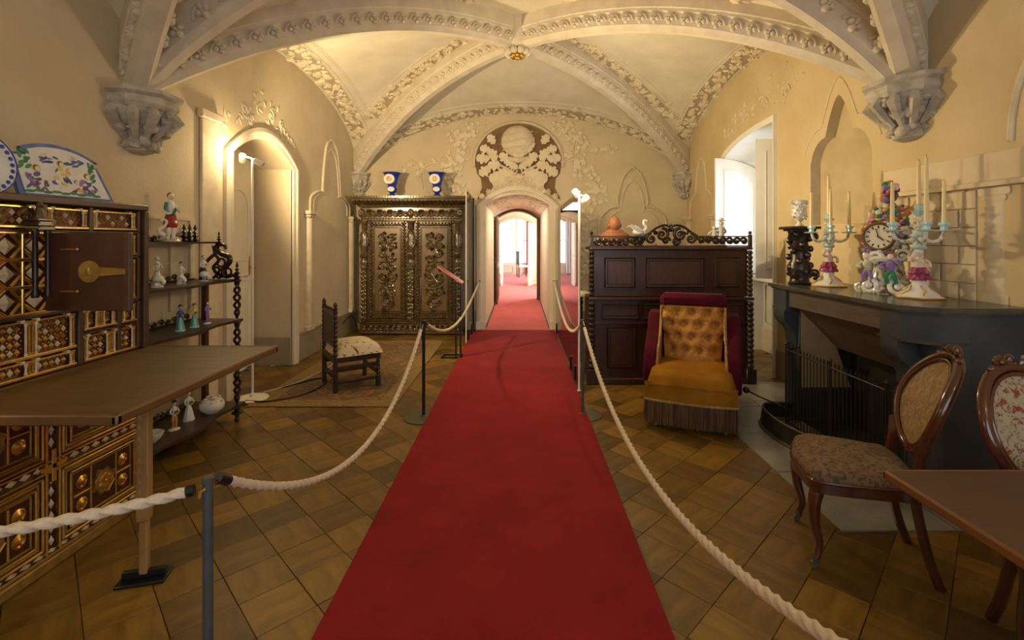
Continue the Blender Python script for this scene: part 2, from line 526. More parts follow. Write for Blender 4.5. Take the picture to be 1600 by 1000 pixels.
    def build(s, name, m, parent=None, smooth=True, angle=38):
        me = bpy.data.meshes.new(name)
        me.from_pydata(s.v, [], s.f)
        me.update()
        if smooth:
            me.shade_smooth()
            me.set_sharp_from_angle(angle=math.radians(angle))
        me.materials.append(MATS[m] if isinstance(m, str) else m)
        o = bpy.data.objects.new(name, me)
        C.objects.link(o)
        if parent is not None: o.parent = parent
        return o


def thing(name, label, cat, loc=(0, 0, 0), rotz=0.0, group=None, kind=None):
    o = bpy.data.objects.new(name, None)
    o.empty_display_size = 0.1
    C.objects.link(o)
    o.location = loc
    o.rotation_euler = (0, 0, rotz)
    if label: o['label'] = label
    if cat: o['category'] = cat
    if group: o['group'] = group
    if kind: o['kind'] = kind
    return o


def tag(o, label, cat, group=None):
    o['label'] = label
    o['category'] = cat
    if group: o['group'] = group
    return o


def struct(name, mb, m, label=None, smooth=True):
    o = mb.build(name, m, None, smooth)
    o['kind'] = 'structure'
    if label: o['label'] = label
    return o


def sroot(name, label, loc=(0, 0, 0), rotz=0.0):
    return thing(name, label, None, loc, rotz, kind='structure')


def inst(src, parent, M=None, loc=None, rot=None, scale=None):
    o = src.copy()
    C.objects.link(o)
    o.parent = parent
    if M is not None: o.matrix_local = M
    else:
        if loc is not None: o.location = loc
        if rot is not None: o.rotation_euler = rot
        if scale is not None: o.scale = scale
    return o


def arc(c, r, a0, a1, n=12, plane='xz', y=0.0, rz=None):
    rz = rz or r
    out = []
    for i in range(n + 1):
        a = a0 + (a1 - a0) * i / n
        u, v = c[0] + r * math.cos(a), c[1] + rz * math.sin(a)
        out.append((u, y, v) if plane == 'xz' else ((u, v, y) if plane == 'xy' else (y, u, v)))
    return out


def arc2(c, r, a0, a1, n=10, rz=None):
    return [(p[0], p[2]) for p in arc(c, r, a0, a1, n, 'xz', 0, rz)]


def spline(pts, n=8):
    P = [Vector(p) for p in pts]
    P = [P[0] * 2 - P[1]] + P + [P[-1] * 2 - P[-2]]
    out = []
    for i in range(1, len(P) - 2):
        for k in range(n):
            t = k / n
            a, b, c, d = P[i - 1], P[i], P[i + 1], P[i + 2]
            out.append(0.5 * ((2 * b) + (c - a) * t + (2 * a - 5 * b + 4 * c - d) * t * t + (3 * b - a - 3 * c + d) * t ** 3))
    out.append(P[-2])
    return out

# ------------------------------------------------------------------ the room
XL, XR, YB, YM, YN = -2.92, 2.98, 8.6, 3.66, -1.40


def sheet(mb, u0, u1, z0, z1, ops, y=0.0, n=14):
    """a wall face in the plane y with openings (ua, ub, zb, topfn)"""
    us = {u0, u1}
    for ua, ub, zb, fn in ops:
        for i in range(n + 1): us.add(ua + (ub - ua) * i / n)
    us = sorted(us)
    for a, b in zip(us[:-1], us[1:]):
        m = (a + b) / 2
        op = next((o for o in ops if o[0] < m < o[1]), None)
        if op is None:
            mb.quad((a, y, z0), (b, y, z0), (b, y, z1), (a, y, z1))
        else:
            if op[2] > z0: mb.quad((a, y, z0), (b, y, z0), (b, y, op[2]), (a, y, op[2]))
            e = 1e-6
            mb.quad((a, y, op[3](a + e)), (b, y, op[3](b - e)), (b, y, z1), (a, y, z1))
    return mb


def reveal(mb, op, y0, y1, n=14, floor=False):
    ua, ub, zb, fn = op
    pts = [(ua, zb)] + [(ua + (ub - ua) * i / n, fn(min(max(ua + (ub - ua) * i / n, ua + 1e-6), ub - 1e-6))) for i in range(n + 1)] + [(ub, zb)]
    for p, q in zip(pts[:-1], pts[1:]):
        mb.quad((p[0], y0, p[1]), (p[0], y1, p[1]), (q[0], y1, q[1]), (q[0], y0, q[1]))
    if floor: mb.quad((ua, y0, zb), (ub, y0, zb), (ub, y1, zb), (ua, y1, zb))
    return mb


def seg_top(ua, ub, spring, rise):
    c, h = (ua + ub) / 2, (ub - ua) / 2
    return lambda u: spring + rise * (1 - ((u - c) / h) ** 2)


def casing(mb, ua, ub, zb, spring, rise, w, t, y=0.0, n=16):
    fi, fo = seg_top(ua, ub, spring, rise), seg_top(ua - w, ub + w, spring, rise + w)
    inn = [(ua, zb)] + [(ua + (ub - ua) * i / n, fi(ua + (ub - ua) * i / n)) for i in range(n + 1)] + [(ub, zb)]
    out = [(ua - w, zb)] + [(ua - w + (ub - ua + 2 * w) * i / n, fo(ua - w + (ub - ua + 2 * w) * i / n)) for i in range(n + 1)] + [(ub + w, zb)]
    ridge = [((a[0] * .35 + b[0] * .65), (a[1] * .35 + b[1] * .65)) for a, b in zip(inn, out)]
    r2 = [((a[0] * .55 + b[0] * .45), (a[1] * .55 + b[1] * .45)) for a, b in zip(inn, out)]
    rows = [(inn, y + 0.01), (inn, y - t * .55), (r2, y - t * .6), (r2, y - t), (ridge, y - t), (out, y - t * .7), (out, y + 0.01)]
    for (A, ya), (B, yb) in zip(rows[:-1], rows[1:]):
        for i in range(len(A) - 1):
            mb.quad((A[i][0], ya, A[i][1]), (A[i + 1][0], ya, A[i + 1][1]), (B[i + 1][0], yb, B[i + 1][1]), (B[i][0], yb, B[i][1]))
    return mb


def column(mb, x, z0, z1, w, y=0.0):
    """engaged shaft with base and capital, half round"""
    mb.prism(arc2((0, 0), w * .5, PI, 2 * PI, 8), z0 + w * .5, z1 - w * .7, 'xy', Matrix.Translation((x, y, 0)))
    mb.box(x - w * .75, x + w * .75, y - w * .5, y, z0, z0 + w * .5, w * .08)
    mb.box(x - w * .65, x + w * .65, y - w * .6, y, z1 - w * .7, z1 - w * .4, w * .1)
    mb.box(x - w * .85, x + w * .85, y - w * .7, y, z1 - w * .4, z1, w * .08)


def ogee(x, z0, hw, h, n=10):
    """trefoil ogee outline from left foot to right foot"""
    p = []
    k = h - hw * 1.0
    L = [(-hw, 0), (-hw, k * .35), (-hw * .92, k * .6), (-hw * .62, k * .82), (-hw * .42, k * .84), (-hw * .45, k * 1.02), (-hw * .28, h * .86), (0, h)]
    L = spline([(a, 0, b) for a, b in L], 4)
    L = [(q.x, q.z) for q in L]
    R = [(-a, b) for a, b in reversed(L[:-1])]
    return [(x + a, z0 + b) for a, b in L + R]


# ---- left wall
wl = sroot('wall_left', 'warm ochre plaster wall with an arched door recess', (XL, 0, 0), PI / 2)
opL = (4.87, 6.17, 0.0, seg_top(4.87, 6.17, 2.5, 0.24))
sheet(MB(), YN, YB, 0, 4.6, [opL]).build('plaster_face', 'plaster', wl, False)
m = reveal(MB(), opL, 0, 0.52)
m.build('niche_reveal', 'plaster', wl)
MB().quad((4.6, .52, 0), (6.5, .52, 0), (6.5, .52, 3), (4.6, .52, 3)).build('niche_back', 'plaster', wl)
casing(MB(), 4.87, 6.17, 0, 2.5, 0.24, 0.13, 0.05).build('arch_casing', 'casing', wl)
m = MB(); m.box(4.38, 4.62, -.03, .0, 0, 2.72, .008); m.box(4.34, 4.66, -.06, 0, 2.72, 2.80, .01)
m.build('pilaster', 'plaster_relief', wl)
m = MB(); column(m, 6.62, 0.36, 2.0, .13); column(m, 8.30, 0.36, 2.0, .13)
m.build('painted_columns', 'plaster_relief', wl)
m = MB(); m.tube([(a, 0, b) for a, b in ogee(7.46, 2.0, .78, 1.15)], .022, 6)
m.tube([(a, 0, b) for a, b in ogee(7.46, 2.0, .66, 1.0)], .014, 6)
m.build('ogee_moulding', 'plaster_relief', wl)
m = MB()
random.seed(3)
for i in range(60):   # foliage crest over the door arch
    t = random.uniform(-1, 1)
    u = 5.52 + t * .8
    z = 2.93 - .22 * t * t + random.uniform(0, .42 * (1 - abs(t)) ** 2 + .06)
    m.leaf(u, z, random.uniform(0, 2 * PI), random.uniform(.06, .11), .045, .012)
for s_ in (-1, 1):
    m.scroll(5.52 + s_ * .42, 2.96, .07, 1.3, PI / 2, s_, .007); m.scroll(5.52 + s_ * .12, 3.06, .07, 1.3, PI / 2, -s_, .007)
o = m.build('foliage_crest', 'plaster_relief', wl); o['kind'] = 'stuff'
m = MB()
for z in (1.40, 1.62): m.box(3.1, 4.36, -.008, 0, z, z + .012)
m.box(2.2, 4.30, -.02, 0, 1.77, 1.80); m.box(4.24, 4.30, -.02, 0, 1.0, 1.77)
m.box(3.95, 4.24, -.03, 0, 1.66, 1.72); m.box(4.0, 4.2, -.02, 0, 1.0, 1.66)
m.tube(arc((2.0, 1.9), .62, 0, PI * .95, 18, rz=.95), .02, 6); m.tube(arc((2.0, 1.9), .42, 0, PI * .95, 18, rz=.7), .012, 6)
m.build('painted_panel_frame', 'plaster_relief', wl)
b = MB(); b.box(YN, 4.74, -.02, 0, 0, .34, .006); b.box(6.30, YB, -.02, 0, 0, .34, .006)
b.box(YN, 4.74, -.03, 0, .34, .37, .006); b.box(6.30, YB, -.03, 0, .34, .37, .006)
ob = b.build('baseboard_left', 'baseboard'); ob.location = (XL, 0, 0); ob.rotation_euler = (0, 0, PI / 2); ob['kind'] = 'structure'
b = MB(); b.box(-.5, 0, -.025, 0, 0, .36, .006)
b.build('niche_skirting', 'baseboard', wl, ).matrix_local = Matrix.Translation((6.165, 0, 0)) @ Matrix.Rotation(PI / 2, 4, 'Z') @ Matrix.Rotation(PI, 4, 'Z') @ Matrix.Translation((0, 0, 0))

# the white door inside the recess
d1 = sroot('door_1', 'cream panelled door with arched panels set in the lit recess', (XL - .50, 0, 0), PI / 2)
MB().box(4.9, 6.12, -.03, .0, 0.02, 2.7, .004).build('door_leaf', 'cream_paint', d1)
m = MB()
for x0, x1 in ((5.02, 5.45), (5.58, 6.0)):
    m.tube([(x0, -.03, 1.35), (x0, -.03, 2.0)] + arc(((x0 + x1) / 2, 2.0), (x1 - x0) / 2, PI, 0, 10, y=-.03) + [(x1, -.03, 1.35)], .012, 6, closed=True)
    m.tube([(x0, -.03, .25), (x0, -.03, 1.15), (x1, -.03, 1.15), (x1, -.03, .25)], .012, 6, closed=True)
    m.tube([(x0 + .05, -.03, .3), (x0 + .05, -.03, 1.1), (x1 - .05, -.03, 1.1), (x1 - .05, -.03, .3)], .007, 6, closed=True)
m.build('panel_moulding', 'cream_paint', d1)
m = MB(); m.lathe([(.02, 0), (.02, .012), (.008, .016), (.008, .04), (.026, .05), (.028, .065), (.015, .078)], seg=12, M=Matrix.Translation((6.03, -.03, 1.26)) @ Matrix.Rotation(PI / 2, 4, 'X'))
m.box(6.015, 6.045, -.036, -.03, 1.16, 1.4, .003)
m.build('door_knob', 'brass', d1)

# ---- right wall  (local x = -Y)
wr = sroot('wall_right', 'ochre plaster wall tinted gold as if lamplit, painted with stone blocks and niches', (XR, 0, 0), -PI / 2)
def wtop(x):
    q = min(max((-5.62 - x) / 1.42, 0), 1)
    return 2.62 + .36 * math.sqrt(max(0, 1 - q ** 2.2))
opW = (-7.04, -5.62, 0.0, wtop)
def tre(x):
    y = -x
    d = abs(y - 4.50)
    if d < .19: return 2.62 + .34 * (1 - (d / .19) ** 1.6)
    e = (d - .19) / .25
    return 2.30 + .32 * math.sqrt(max(0, 1 - e * e)) - .02
opT = (-4.93, -4.07, 1.75, tre)
sheet(MB(), -YB, -YN, 0, 4.6, [opW, opT], n=22).build('plaster_face', 'plaster_lamplit', wr, False)
reveal(MB(), opT, 0, .10, 30, True).build('trefoil_reveal', 'plaster_relief', wr)
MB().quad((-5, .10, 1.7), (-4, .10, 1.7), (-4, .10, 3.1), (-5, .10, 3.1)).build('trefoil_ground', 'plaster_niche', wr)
m = MB(); m.tube([(-4.5 + (x + 4.5) * 1.28, 0, 2.0 + (tre(x) - 2.0) * 1.17) for x in [-4.92 + .84 * i / 40 for i in range(41)]], .010, 6)
m.build('trefoil_outline', 'plaster_relief', wr)
reveal(MB(), opW, 0, .60, 22).build('window_reveal', 'white_paint', wr)
m = MB()
inn = [(-7.04, 0)] + [(-7.04 + 1.42 * i / 24, wtop(-7.04 + 1.42 * i / 24)) for i in range(25)] + [(-5.62, 0)]
out = [(-7.14, 0)] + [(-7.14 + 1.57 * i / 24, wtop(-7.04 + 1.42 * i / 24) + .05 + .02 * i / 24) for i in range(25)] + [(-5.57, 0)]
for A, B, ya, yb in ((inn, inn, .02, -.03), (inn, out, -.03, -.045), (out, out, -.045, .01)):
    for i in range(len(A) - 1):
        m.quad((A[i][0], ya, A[i][1]), (A[i + 1][0], ya, A[i + 1][1]), (B[i + 1][0], yb, B[i + 1][1]), (B[i][0], yb, B[i][1]))
m.build('window_casing', 'white_paint', wr)
# painted stone course, column and blocks above the mantel
m = MB(); m.box(-3.90, -2.30, -.03, 0, 1.97, 2.15, .004); m.box(-3.90, -2.30, -.045, 0, 1.935, 1.97, .004)
m.build('painted_lintel', 'painted_stone', wr)
m = MB(); column(m, 0, 1.2, 1.93, .12); m.build('painted_column', 'plaster_relief', wr).matrix_local = Matrix.Translation((-3.02, 0, 0)) @ Matrix.Diagonal((1, .12, 1, 1))
MB().box(-3.93, -3.13, -.002, 0, 1.18, 1.93).build('mortar_bed', 'mortar', wr)
bl = []
random.seed(11)
first = None
for r in range(6):
    z0 = 1.19 + r * .123
    x = -3.93 + (.0 if r % 2 else .14) - .27
    while x < -3.14:
        a, c = max(x, -3.93), min(x + .255, -3.135)
        if c - a > .03:
            o = MB().box(a + .004, c - .003, -.010 - random.random() * .004, .0, z0 + .003, z0 + .119, .003).build('brick', 'painted_stone', wr)
        x += .27
m = MB()
m.tube(arc((-2.2, 2.2), .72, 0, PI, 20, rz=.9), .022, 6); m.tube(arc((-2.2, 2.2), .55, 0, PI, 20, rz=.68), .014, 6)
m.build('painted_arch', 'plaster_relief', wr)
m = MB()
random.seed(5)
for i in range(46):
    t = random.random(); u = -7.0 + 1.9 * t
    z = 3.02 + .42 * t - .25 * t * t + random.uniform(0, .20)
    m.leaf(u, z, random.uniform(0, 2 * PI), random.uniform(.05, .1), .04, .012)
for t in (.1, .35, .6, .85): m.scroll(-7.0 + 1.9 * t, 3.08 + .42 * t - .25 * t * t, .09, 1.4, 0, 1, .012)
o = m.build('foliage_crest', 'plaster_relief', wr); o['kind'] = 'stuff'
m = MB()
for i in range(9): m.rosette(-6.7 + i * .33, 3.58 - .012 * (i - 5) ** 2, .035, 4)
o = m.build('painted_rosettes', 'plaster_relief', wr); o['kind'] = 'stuff'
m = MB(); column(m, -8.42, .36, 2.0, .12); column(m, -7.35, .36, 2.0, .12)
m.tube([(a, 0, b) for a, b in ogee(-7.9, 2.0, .5, .95)], .018, 6)
m.build('painted_columns', 'plaster_relief', wr)
b = MB(); b.box(-YB, -7.14, -.02, 0, 0, .34, .006); b.box(-5.57, -YN, -.02, 0, 0, .34, .006)
ob = b.build('baseboard_right', 'baseboard'); ob.location = (XR, 0, 0); ob.rotation_euler = (0, 0, -PI / 2); ob['kind'] = 'structure'

# window in the recess
w1 = sroot('window_1', 'tall white window in the deep recess flooded with daylight', (XR + .58, 0, 0), -PI / 2)
wt = seg_top(-6.88, -5.70, 2.35, .28)
sheet(MB(), -7.3, -5.4, 0, 3.2, [(-6.88, -5.70, 1.1, wt)], y=.0).build('window_wall', 'white_paint', w1, False)
m = MB()
m.box(-6.88, -6.81, -.02, .05, 1.1, 2.62, .005); m.box(-5.77, -5.70, -.02, .05, 1.1, 2.62, .005); m.box(-6.32, -6.26, -.02, .05, 1.1, 2.62, .005)
m.box(-6.88, -5.7, -.02, .05, 1.1, 1.18, .005); m.box(-6.88, -5.7, -.02, .05, 2.05, 2.10, .005)
m.build('window_frame', 'white_paint', w1)
for a, c in ((-6.81, -6.32), (-6.26, -5.77)):
    MB().box(a, c, .01, .016, 1.18, 2.05).build('pane', 'window_glass', w1)
    MB().box(a, c, .01, .016, 2.10, 2.6).build('pane', 'window_glass', w1)
m = MB(); m.box(-7.04, -5.62, -.2, 0, 1.02, 1.1, .01); m.build('window_sill', 'white_paint', w1)
m = MB()
for a, c in ((-6.95, -6.36), (-6.28, -5.7)):
    m.tube([(a, -.004, .42), (c, -.004, .42), (c, -.004, .95), (a, -.004, .95)], .014, 6, closed=True)
m.box(-7.04, -5.62, -.03, 0, 0, .34, .005)
m.build('apron_panel', 'cream_paint', w1)
def shutter(p0, p1, zb, z0, z1, label):
    """leaf standing from hinge p0 to free edge p1, arched head from z0 at the hinge to z1"""
    d = Vector((p1[0] - p0[0], p1[1] - p0[1], 0)); L = d.length
    t = thing('window_shutter', label, 'shutter', (p0[0], p0[1], zb), math.atan2(d.y, d.x))
    pl = [(0, 0), (L, 0)] + [(L * (1 - i / 10), (z0 - zb) + (z1 - z0) * math.sqrt(max(0, 1 - (i / 10) ** 2))) for i in range(11)]
    MB().prism(pl, -.016, .016).build('leaf', 'white_paint', t)
    m = MB()
    for s_ in (-.017, .017):
        q = [(L * .2, s_, .12), (L * .82, s_, .12)] + [(L * (.82 - .62 * i / 8), s_, (z0 - zb) * .93 + (z1 - z0) * .8 * math.sqrt(max(0, 1 - (i / 8) ** 2))) for i in range(9)]
        m.tube(q, .010, 6, closed=True)
    m.build('panel_moulding', 'white_paint', t)
    return t
shutter((XR + .55, 6.99), (2.80, 6.90), 1.12, 2.44, 2.77, 'white arched window shutter folded back on the far side, behind the tall desk')
shutter((XR + .55, 5.74), (2.95, 6.02), 1.12, 2.55, 2.86, 'white window shutter seen edge-on beside the mantelpiece wall')

# ---- back wall with doorway
wb = sroot('wall_back', 'plaster end wall with arched doorway and carved foliage', (0, YB, 0), 0)
DA, DB = -.606, .526
opD = (DA, DB, 0.0, seg_top(DA, DB, 2.22, .19))
sheet(MB(), XL, XR, 0, 4.6, [opD]).build('plaster_face', 'plaster', wb, False)
m = casing(MB(), DA, DB, 0, 2.22, .19, .16, .09); m.box(DA - .17, DA - .0, -.1, 0, 0, .16, .006); m.box(DB, DB + .17, -.1, 0, 0, .16, .006)
m.build('door_casing', 'casing', wb)
def bx(px): return (px - 812) * .011436
def bz(py): return 1.6 + (375 - py) * .011436
R0 = .765; cx, cz = bx(810), bz(255)
pl = [(cx - .67, bz(279)), (cx - .65, bz(293)), (cx - .74, bz(312)), (cx - .45, bz(298)), (cx, bz(291)), (cx + .45, bz(298)), (cx + .76, bz(312)), (cx + .65, bz(293)), (cx + .67, bz(279))]
pl += arc2((cx, cz), R0, -.26, PI + .26, 26, R0 * .92)
MB().prism(pl, -.004, .01).build('roundel_ground', 'brown_ground', wb)
m = MB(); m.tube(arc((cx, cz), R0 + .03, -.1, PI + .1, 30, y=-.01, rz=R0 * .92 + .03), .045, 8, flat=.6)
m.build('roundel_rim', 'plaster_relief', wb)
m = MB(); m.ell((bx(809), -.0, bz(221)), (.30, .14, .29), 24, 12)
for s_ in (0, 1, 2): m.tube([(bx(809) + .305 * math.cos(a) , -.145 * abs(math.sin(a)) * 1.0, bz(221) + .12 * (s_ - 1) + .06 * math.cos(a)) if s_ == 1 else
    (bx(809) + .275 * math.cos(a), -.135 * abs(math.sin(a)), bz(221) + .12 * (s_ - 1) + .05 * math.cos(a)) for a in [PI + PI * i / 16 for i in range(17)]], .012, 6)
m.tube([(bx(809) - .2, 0, bz(248)), (bx(809), -.1, bz(252)), (bx(809) + .2, 0, bz(248))], .05, 8)
m.build('globe_relief', 'plaster_relief', wb)
oak0 = None
random.seed(21)
for s_ in (-1, 1):
    for (dx, py, ang, L) in ((50, 226, 2.2, .2), (56, 236, 2.9, .2), (38, 232, 1.0, .22), (58, 250, 3.0, .24), (47, 252, 2.2, .24), (30, 240, 1.6, .22), (56, 262, 3.7, .24), (40, 258, 3.2, .24), (44, 268, 4.1, .24),
                             (28, 254, 2.4, .22), (30, 266, 3.6, .22), (20, 258, 2.7, .2), (22, 270, 3.4, .2), (14, 264, 2.6, .18), (12, 250, 2.3, .16)):
        x = dx - 14
        if s_ > 0: a = PI - ang
        else: a = ang
        o = MB().oak(cx + s_ * x * .0115, bz(py), a, L * 1.05, -.02 - random.random() * .03, .04).build('oak_leaf', 'foliage', wb)
m = MB()
for s_ in (-1, 1):
    m.tube(spline([(cx, -.03, bz(276)), (cx + s_ * .2, -.04, bz(264)), (cx + s_ * .42, -.03, bz(254)), (cx + s_ * .55, -.02, bz(236))]), .02, 6)
    m.scroll(cx + s_ * .12, bz(266), .1, 1.5, 0, s_, .016, -.03)
m.build('oak_branches', 'plaster_relief', wb)
m = MB()
m.prism([(bx(762), bz(276)), (bx(766), bz(281)), (bx(771), bz(292)), (bx(765), bz(302)), (bx(855), bz(302)), (bx(849), bz(292)), (bx(853), bz(281)), (bx(857), bz(276)), (bx(810), bz(274))], -.06, 0)
m.scroll(cx - .15, bz(284), .1, 1.5, 0, 1, .02, -.06); m.scroll(cx + .15, bz(284), .1, 1.5, PI, -1, .02, -.06); m.rosette(cx, bz(280), .1, 6, -.06, .02)
for k in range(11):
    t = k / 10 * 2 - 1
    m.acanthus(cx + t * .62, bz(293) - .20 * t * t, PI / 2 - t * .7, .13, .025, -.05)
m.build('carved_cresting', 'plaster_relief', wb)
# trailing foliage on the plaster
m = MB()
def trail(path, wdt, n):
    P = spline(path, 10)
    m.tube(P, .012, 5)
    for i in range(n):
        p = random.choice(P)
        m.oak(p[0] + random.uniform(-wdt, wdt), p[2] + random.uniform(-wdt, wdt) * .6, random.uniform(0, 2 * PI), random.uniform(.06, .12), -.004, .03)
trail([(bx(748), -.01, bz(196)), (bx(715), -.01, bz(215)), (bx(718), -.01, bz(245)), (bx(700), -.01, bz(275)), (bx(715), -.01, bz(300))], .16, 110)
trail([(bx(700), -.01, bz(240)), (bx(660), -.01, bz(262)), (bx(630), -.01, bz(258))], .08, 14)
trail([(bx(872), -.01, bz(196)), (bx(900), -.01, bz(215)), (bx(900), -.01, bz(250)), (bx(925), -.01, bz(285)), (bx(930), -.01, bz(320)), (bx(915), -.01, bz(360)), (bx(922), -.01, bz(420)), (bx(915), -.01, bz(470))], .17, 210)
trail([(bx(905), -.01, bz(235)), (bx(940), -.01, bz(235)), (bx(960), -.01, bz(230))], .08, 12)
o = m.build('trailing_foliage', 'foliage', wb); o['kind'] = 'stuff'
m = MB()
m.tube([(a, -.01, b_) for a, b_ in ogee(bx(988), 1.62, .60, 1.28)], .035, 8, flat=.6); m.tube([(a, -.01, b_) for a, b_ in ogee(bx(988), 1.62, .46, 1.05)], .018, 6)
m.build('ogee_moulding', 'plaster_relief', wb)
MB().prism(ogee(bx(988), 1.62, .47, 1.06), -.003, .01).build('ogee_ground', 'plaster', wb)
m = MB(); m.box(bx(925), bx(948), -.04, 0, 1.52, 1.64, .01); m.box(bx(1022), bx(1060), -.05, 0, 1.52, 1.66, .01); column(m, bx(940), .36, 1.55, .16); column(m, bx(1038), .36, 1.55, .16)
m.tube([(a, -.01, b_) for a, b_ in ogee(bx(640), 2.1, .5, .95)], .02, 6)
m.build('painted_columns', 'plaster_relief', wb)
b = MB(); b.box(XL, DA - .17, -.02, 0, 0, .34, .006); b.box(DB + .17, XR, -.02, 0, 0, .34, .006)
ob = b.build('baseboard_back', 'baseboard'); ob.location = (0, YB, 0); ob['kind'] = 'structure'

# ---- wall behind the camera with a big window opening
wn = sroot('wall_near', 'plaster wall behind the viewer with a wide window opening', (0, YN, 0), PI)
opN = (-2.3, .5, .85, seg_top(-2.3, .5, 2.7, .3))
sheet(MB(), -XR, -XL, 0, 4.6, [opN]).build('plaster_face', 'plaster', wn, False)
reveal(MB(), opN, 0, .3, 14, True).build('window_reveal', 'white_paint', wn)

# ---- vaulted ceiling
ceil = sroot('ceiling', 'ribbed plaster vault with foliage borders and carved corbels')
RD = 6.0
def bay(y0, y1, bands):
    cx_, cy_ = -.03, (y0 + y1) / 2
    ctr = Vector((cx_, cy_, 0))
    crn = {'nl': Vector((XL, y0, 0)), 'fl': Vector((XL, y1, 0)), 'fr': Vector((XR, y1, 0)), 'nr': Vector((XR, y0, 0))}
    def ribz(s): return 4.02 - (RD - math.sqrt(RD * RD - s * s))
    def diag(k, t):   # t 0 at the corner, 1 at the centre; underside of the rib
        c = crn[k]
        p = c.lerp(ctr, t)
        L = (c - ctr).length
        return Vector((p.x, p.y, ribz(L * (1 - t) * 3.82 / L)))
    def warc(side, u):
        if side in 'lr':
            y = (y0 + y1) / 2 - (y1 - y0) / 2 * math.cos(u * PI)
            return Vector((XL if side == 'l' else XR, y, 2.86 + 1.02 * math.sin(u * PI)))
        x = XL + (XR - XL) * (1 - math.cos(u * PI)) / 2
        y = y1 if side == 'f' else y0
        if abs(y - YB) < .01:
            return Vector((x, y, 3.84 - (5.0 - math.sqrt(25 - (x - .0) ** 2))))
        return Vector((x, y, 4.2 - (3.9 - math.sqrt(3.9 ** 2 - x * x))))
    ends = {'l': ('nl', 'fl'), 'r': ('nr', 'fr'), 'f': ('fl', 'fr'), 'n': ('nl', 'nr')}
    for side in 'lrfn':
        A, B = ends[side]
        def D(u):
            t = 1 - abs(math.cos(u * PI))
            p = diag(A if u <= .5 else B, t)
            return p + Vector((0, 0, .30 + .08 * t))
        def S(u, v):
            a, d = warc(side, u), D(u)
            return a.lerp(d, v)
        MB().grid(lambda u, v: S(u, v), 48, 12).build('vault_cell', 'plaster_vault', ceil)
        if not bands: continue
        inward = Vector((cx_, cy_, 2.5))
        def nrm(u, v):
            e = .01
            n = (S(min(u + e, 1), v) - S(max(u - e, 0), v)).cross(S(u, min(v + e, 1)) - S(u, max(v - e, 0)))
            if n.length < 1e-9: n = Vector((0, 0, -1))
            n.normalize()
            return n if n.dot(inward - S(u, v)) > 0 else -n
        def at(u, wd, edge, lift=.004):
            L = max((D(u) - warc(side, u)).length, .01)
            v = min(wd / L, 1) if edge == 'w' else max(1 - wd / L, 0)
            return S(u, v) + nrm(u, v) * lift
        ground, lines, leaves = MB(), MB(), MB()
        for edge, w0, w1 in (('w', .03, .30), ('d', .15, .46)):
            us = [.06 + .88 * i / 80 for i in range(81)]
            runs, cur = [], []
            for u in us:
                L = (D(u) - warc(side, u)).length
                ok = L > w1 + (.05 if edge == 'w' else .30)
                if edge == 'd' and abs(u - .5) < .045: ok = False
                if ok: cur.append(u)
                elif cur: runs.append(cur); cur = []
            if cur: runs.append(cur)
            for run in runs:
                if len(run) < 3: continue
                if not (side == 'f' and edge == 'd'):
                    for a, c in zip(run[:-1], run[1:]):
                        ground.quad(at(a, w0, edge, .003), at(c, w0, edge, .003), at(c, w1, edge, .003), at(a, w1, edge, .003))
                for q in (w0, w1, w1 + .05) + ((w1 + .14, w1 + .17) if edge == 'w' or side != 'f' else (w1 + .04,)):
                    if q > w1 + .1:
                        rr = [u for u in run if (D(u) - warc(side, u)).length > q + .55]
                        if side != 'f': rr = rr
                    else: rr = run
                    if len(rr) > 2:
                        # split at gaps
                        seg_, last = [], None
                        for u in rr + [None]:
                            if u is None or (last is not None and u - last > .02):
                                if len(seg_) > 2: lines.tube([at(x_, q, edge, .0) for x_ in seg_], .011 if q < w1 + .1 else .007, 5)
                                seg_ = []
                            if u is not None: seg_.append(u)
                            last = u
                if side == 'f' and edge == 'd': continue
                # foliage
                Pm = [at(u, (w0 + w1) / 2, edge) for u in run]
                tot = sum((Pm[i + 1] - Pm[i]).length for i in range(len(Pm) - 1))
                n = int(tot / .026)
                for i in range(n):
                    f = i / n * (len(run) - 1)
                    k = int(f); u = run[k] + (run[min(k + 1, len(run) - 1)] - run[k]) * (f - k)
                    wd = w0 + (w1 - w0) * (.5 + .36 * math.sin(i * 2.2) + random.uniform(-.1, .1))
                    p = at(u, wd, edge, .004); nn = nrm(u, .5)
                    tt = (at(min(u + .01, 1), wd, edge) - at(max(u - .01, 0), wd, edge)).normalized()
                    bb = nn.cross(tt).normalized()
                    M = Matrix(((tt.x, -nn.x, bb.x, p.x), (tt.y, -nn.y, bb.y, p.y), (tt.z, -nn.z, bb.z, p.z), (0, 0, 0, 1)))
                    lf = MB()
                    a0 = random.uniform(0, 2 * PI)
                    if i % 4 == 0: lf.oak(-.03, 0, a0, random.uniform(.12, .15), 0, .035)
                    elif i % 4 == 2: lf.scroll(0, 0, .05, 1.3, a0, 1 if i % 8 == 2 else -1, .011, 0, n=10, seg=5)
                    else: lf.leaf(-.02, 0, a0, random.uniform(.08, .12), .055, .025)
                    leaves.merge(lf, M)
        if ground.f: ground.build('border_ground', 'band_ground', ceil)
        lines.build('border_moulding', 'plaster_vault', ceil)
        if leaves.f:
            o = leaves.build('foliage_border', 'foliage', ceil); o['kind'] = 'stuff'
    return diag, crn, ctr

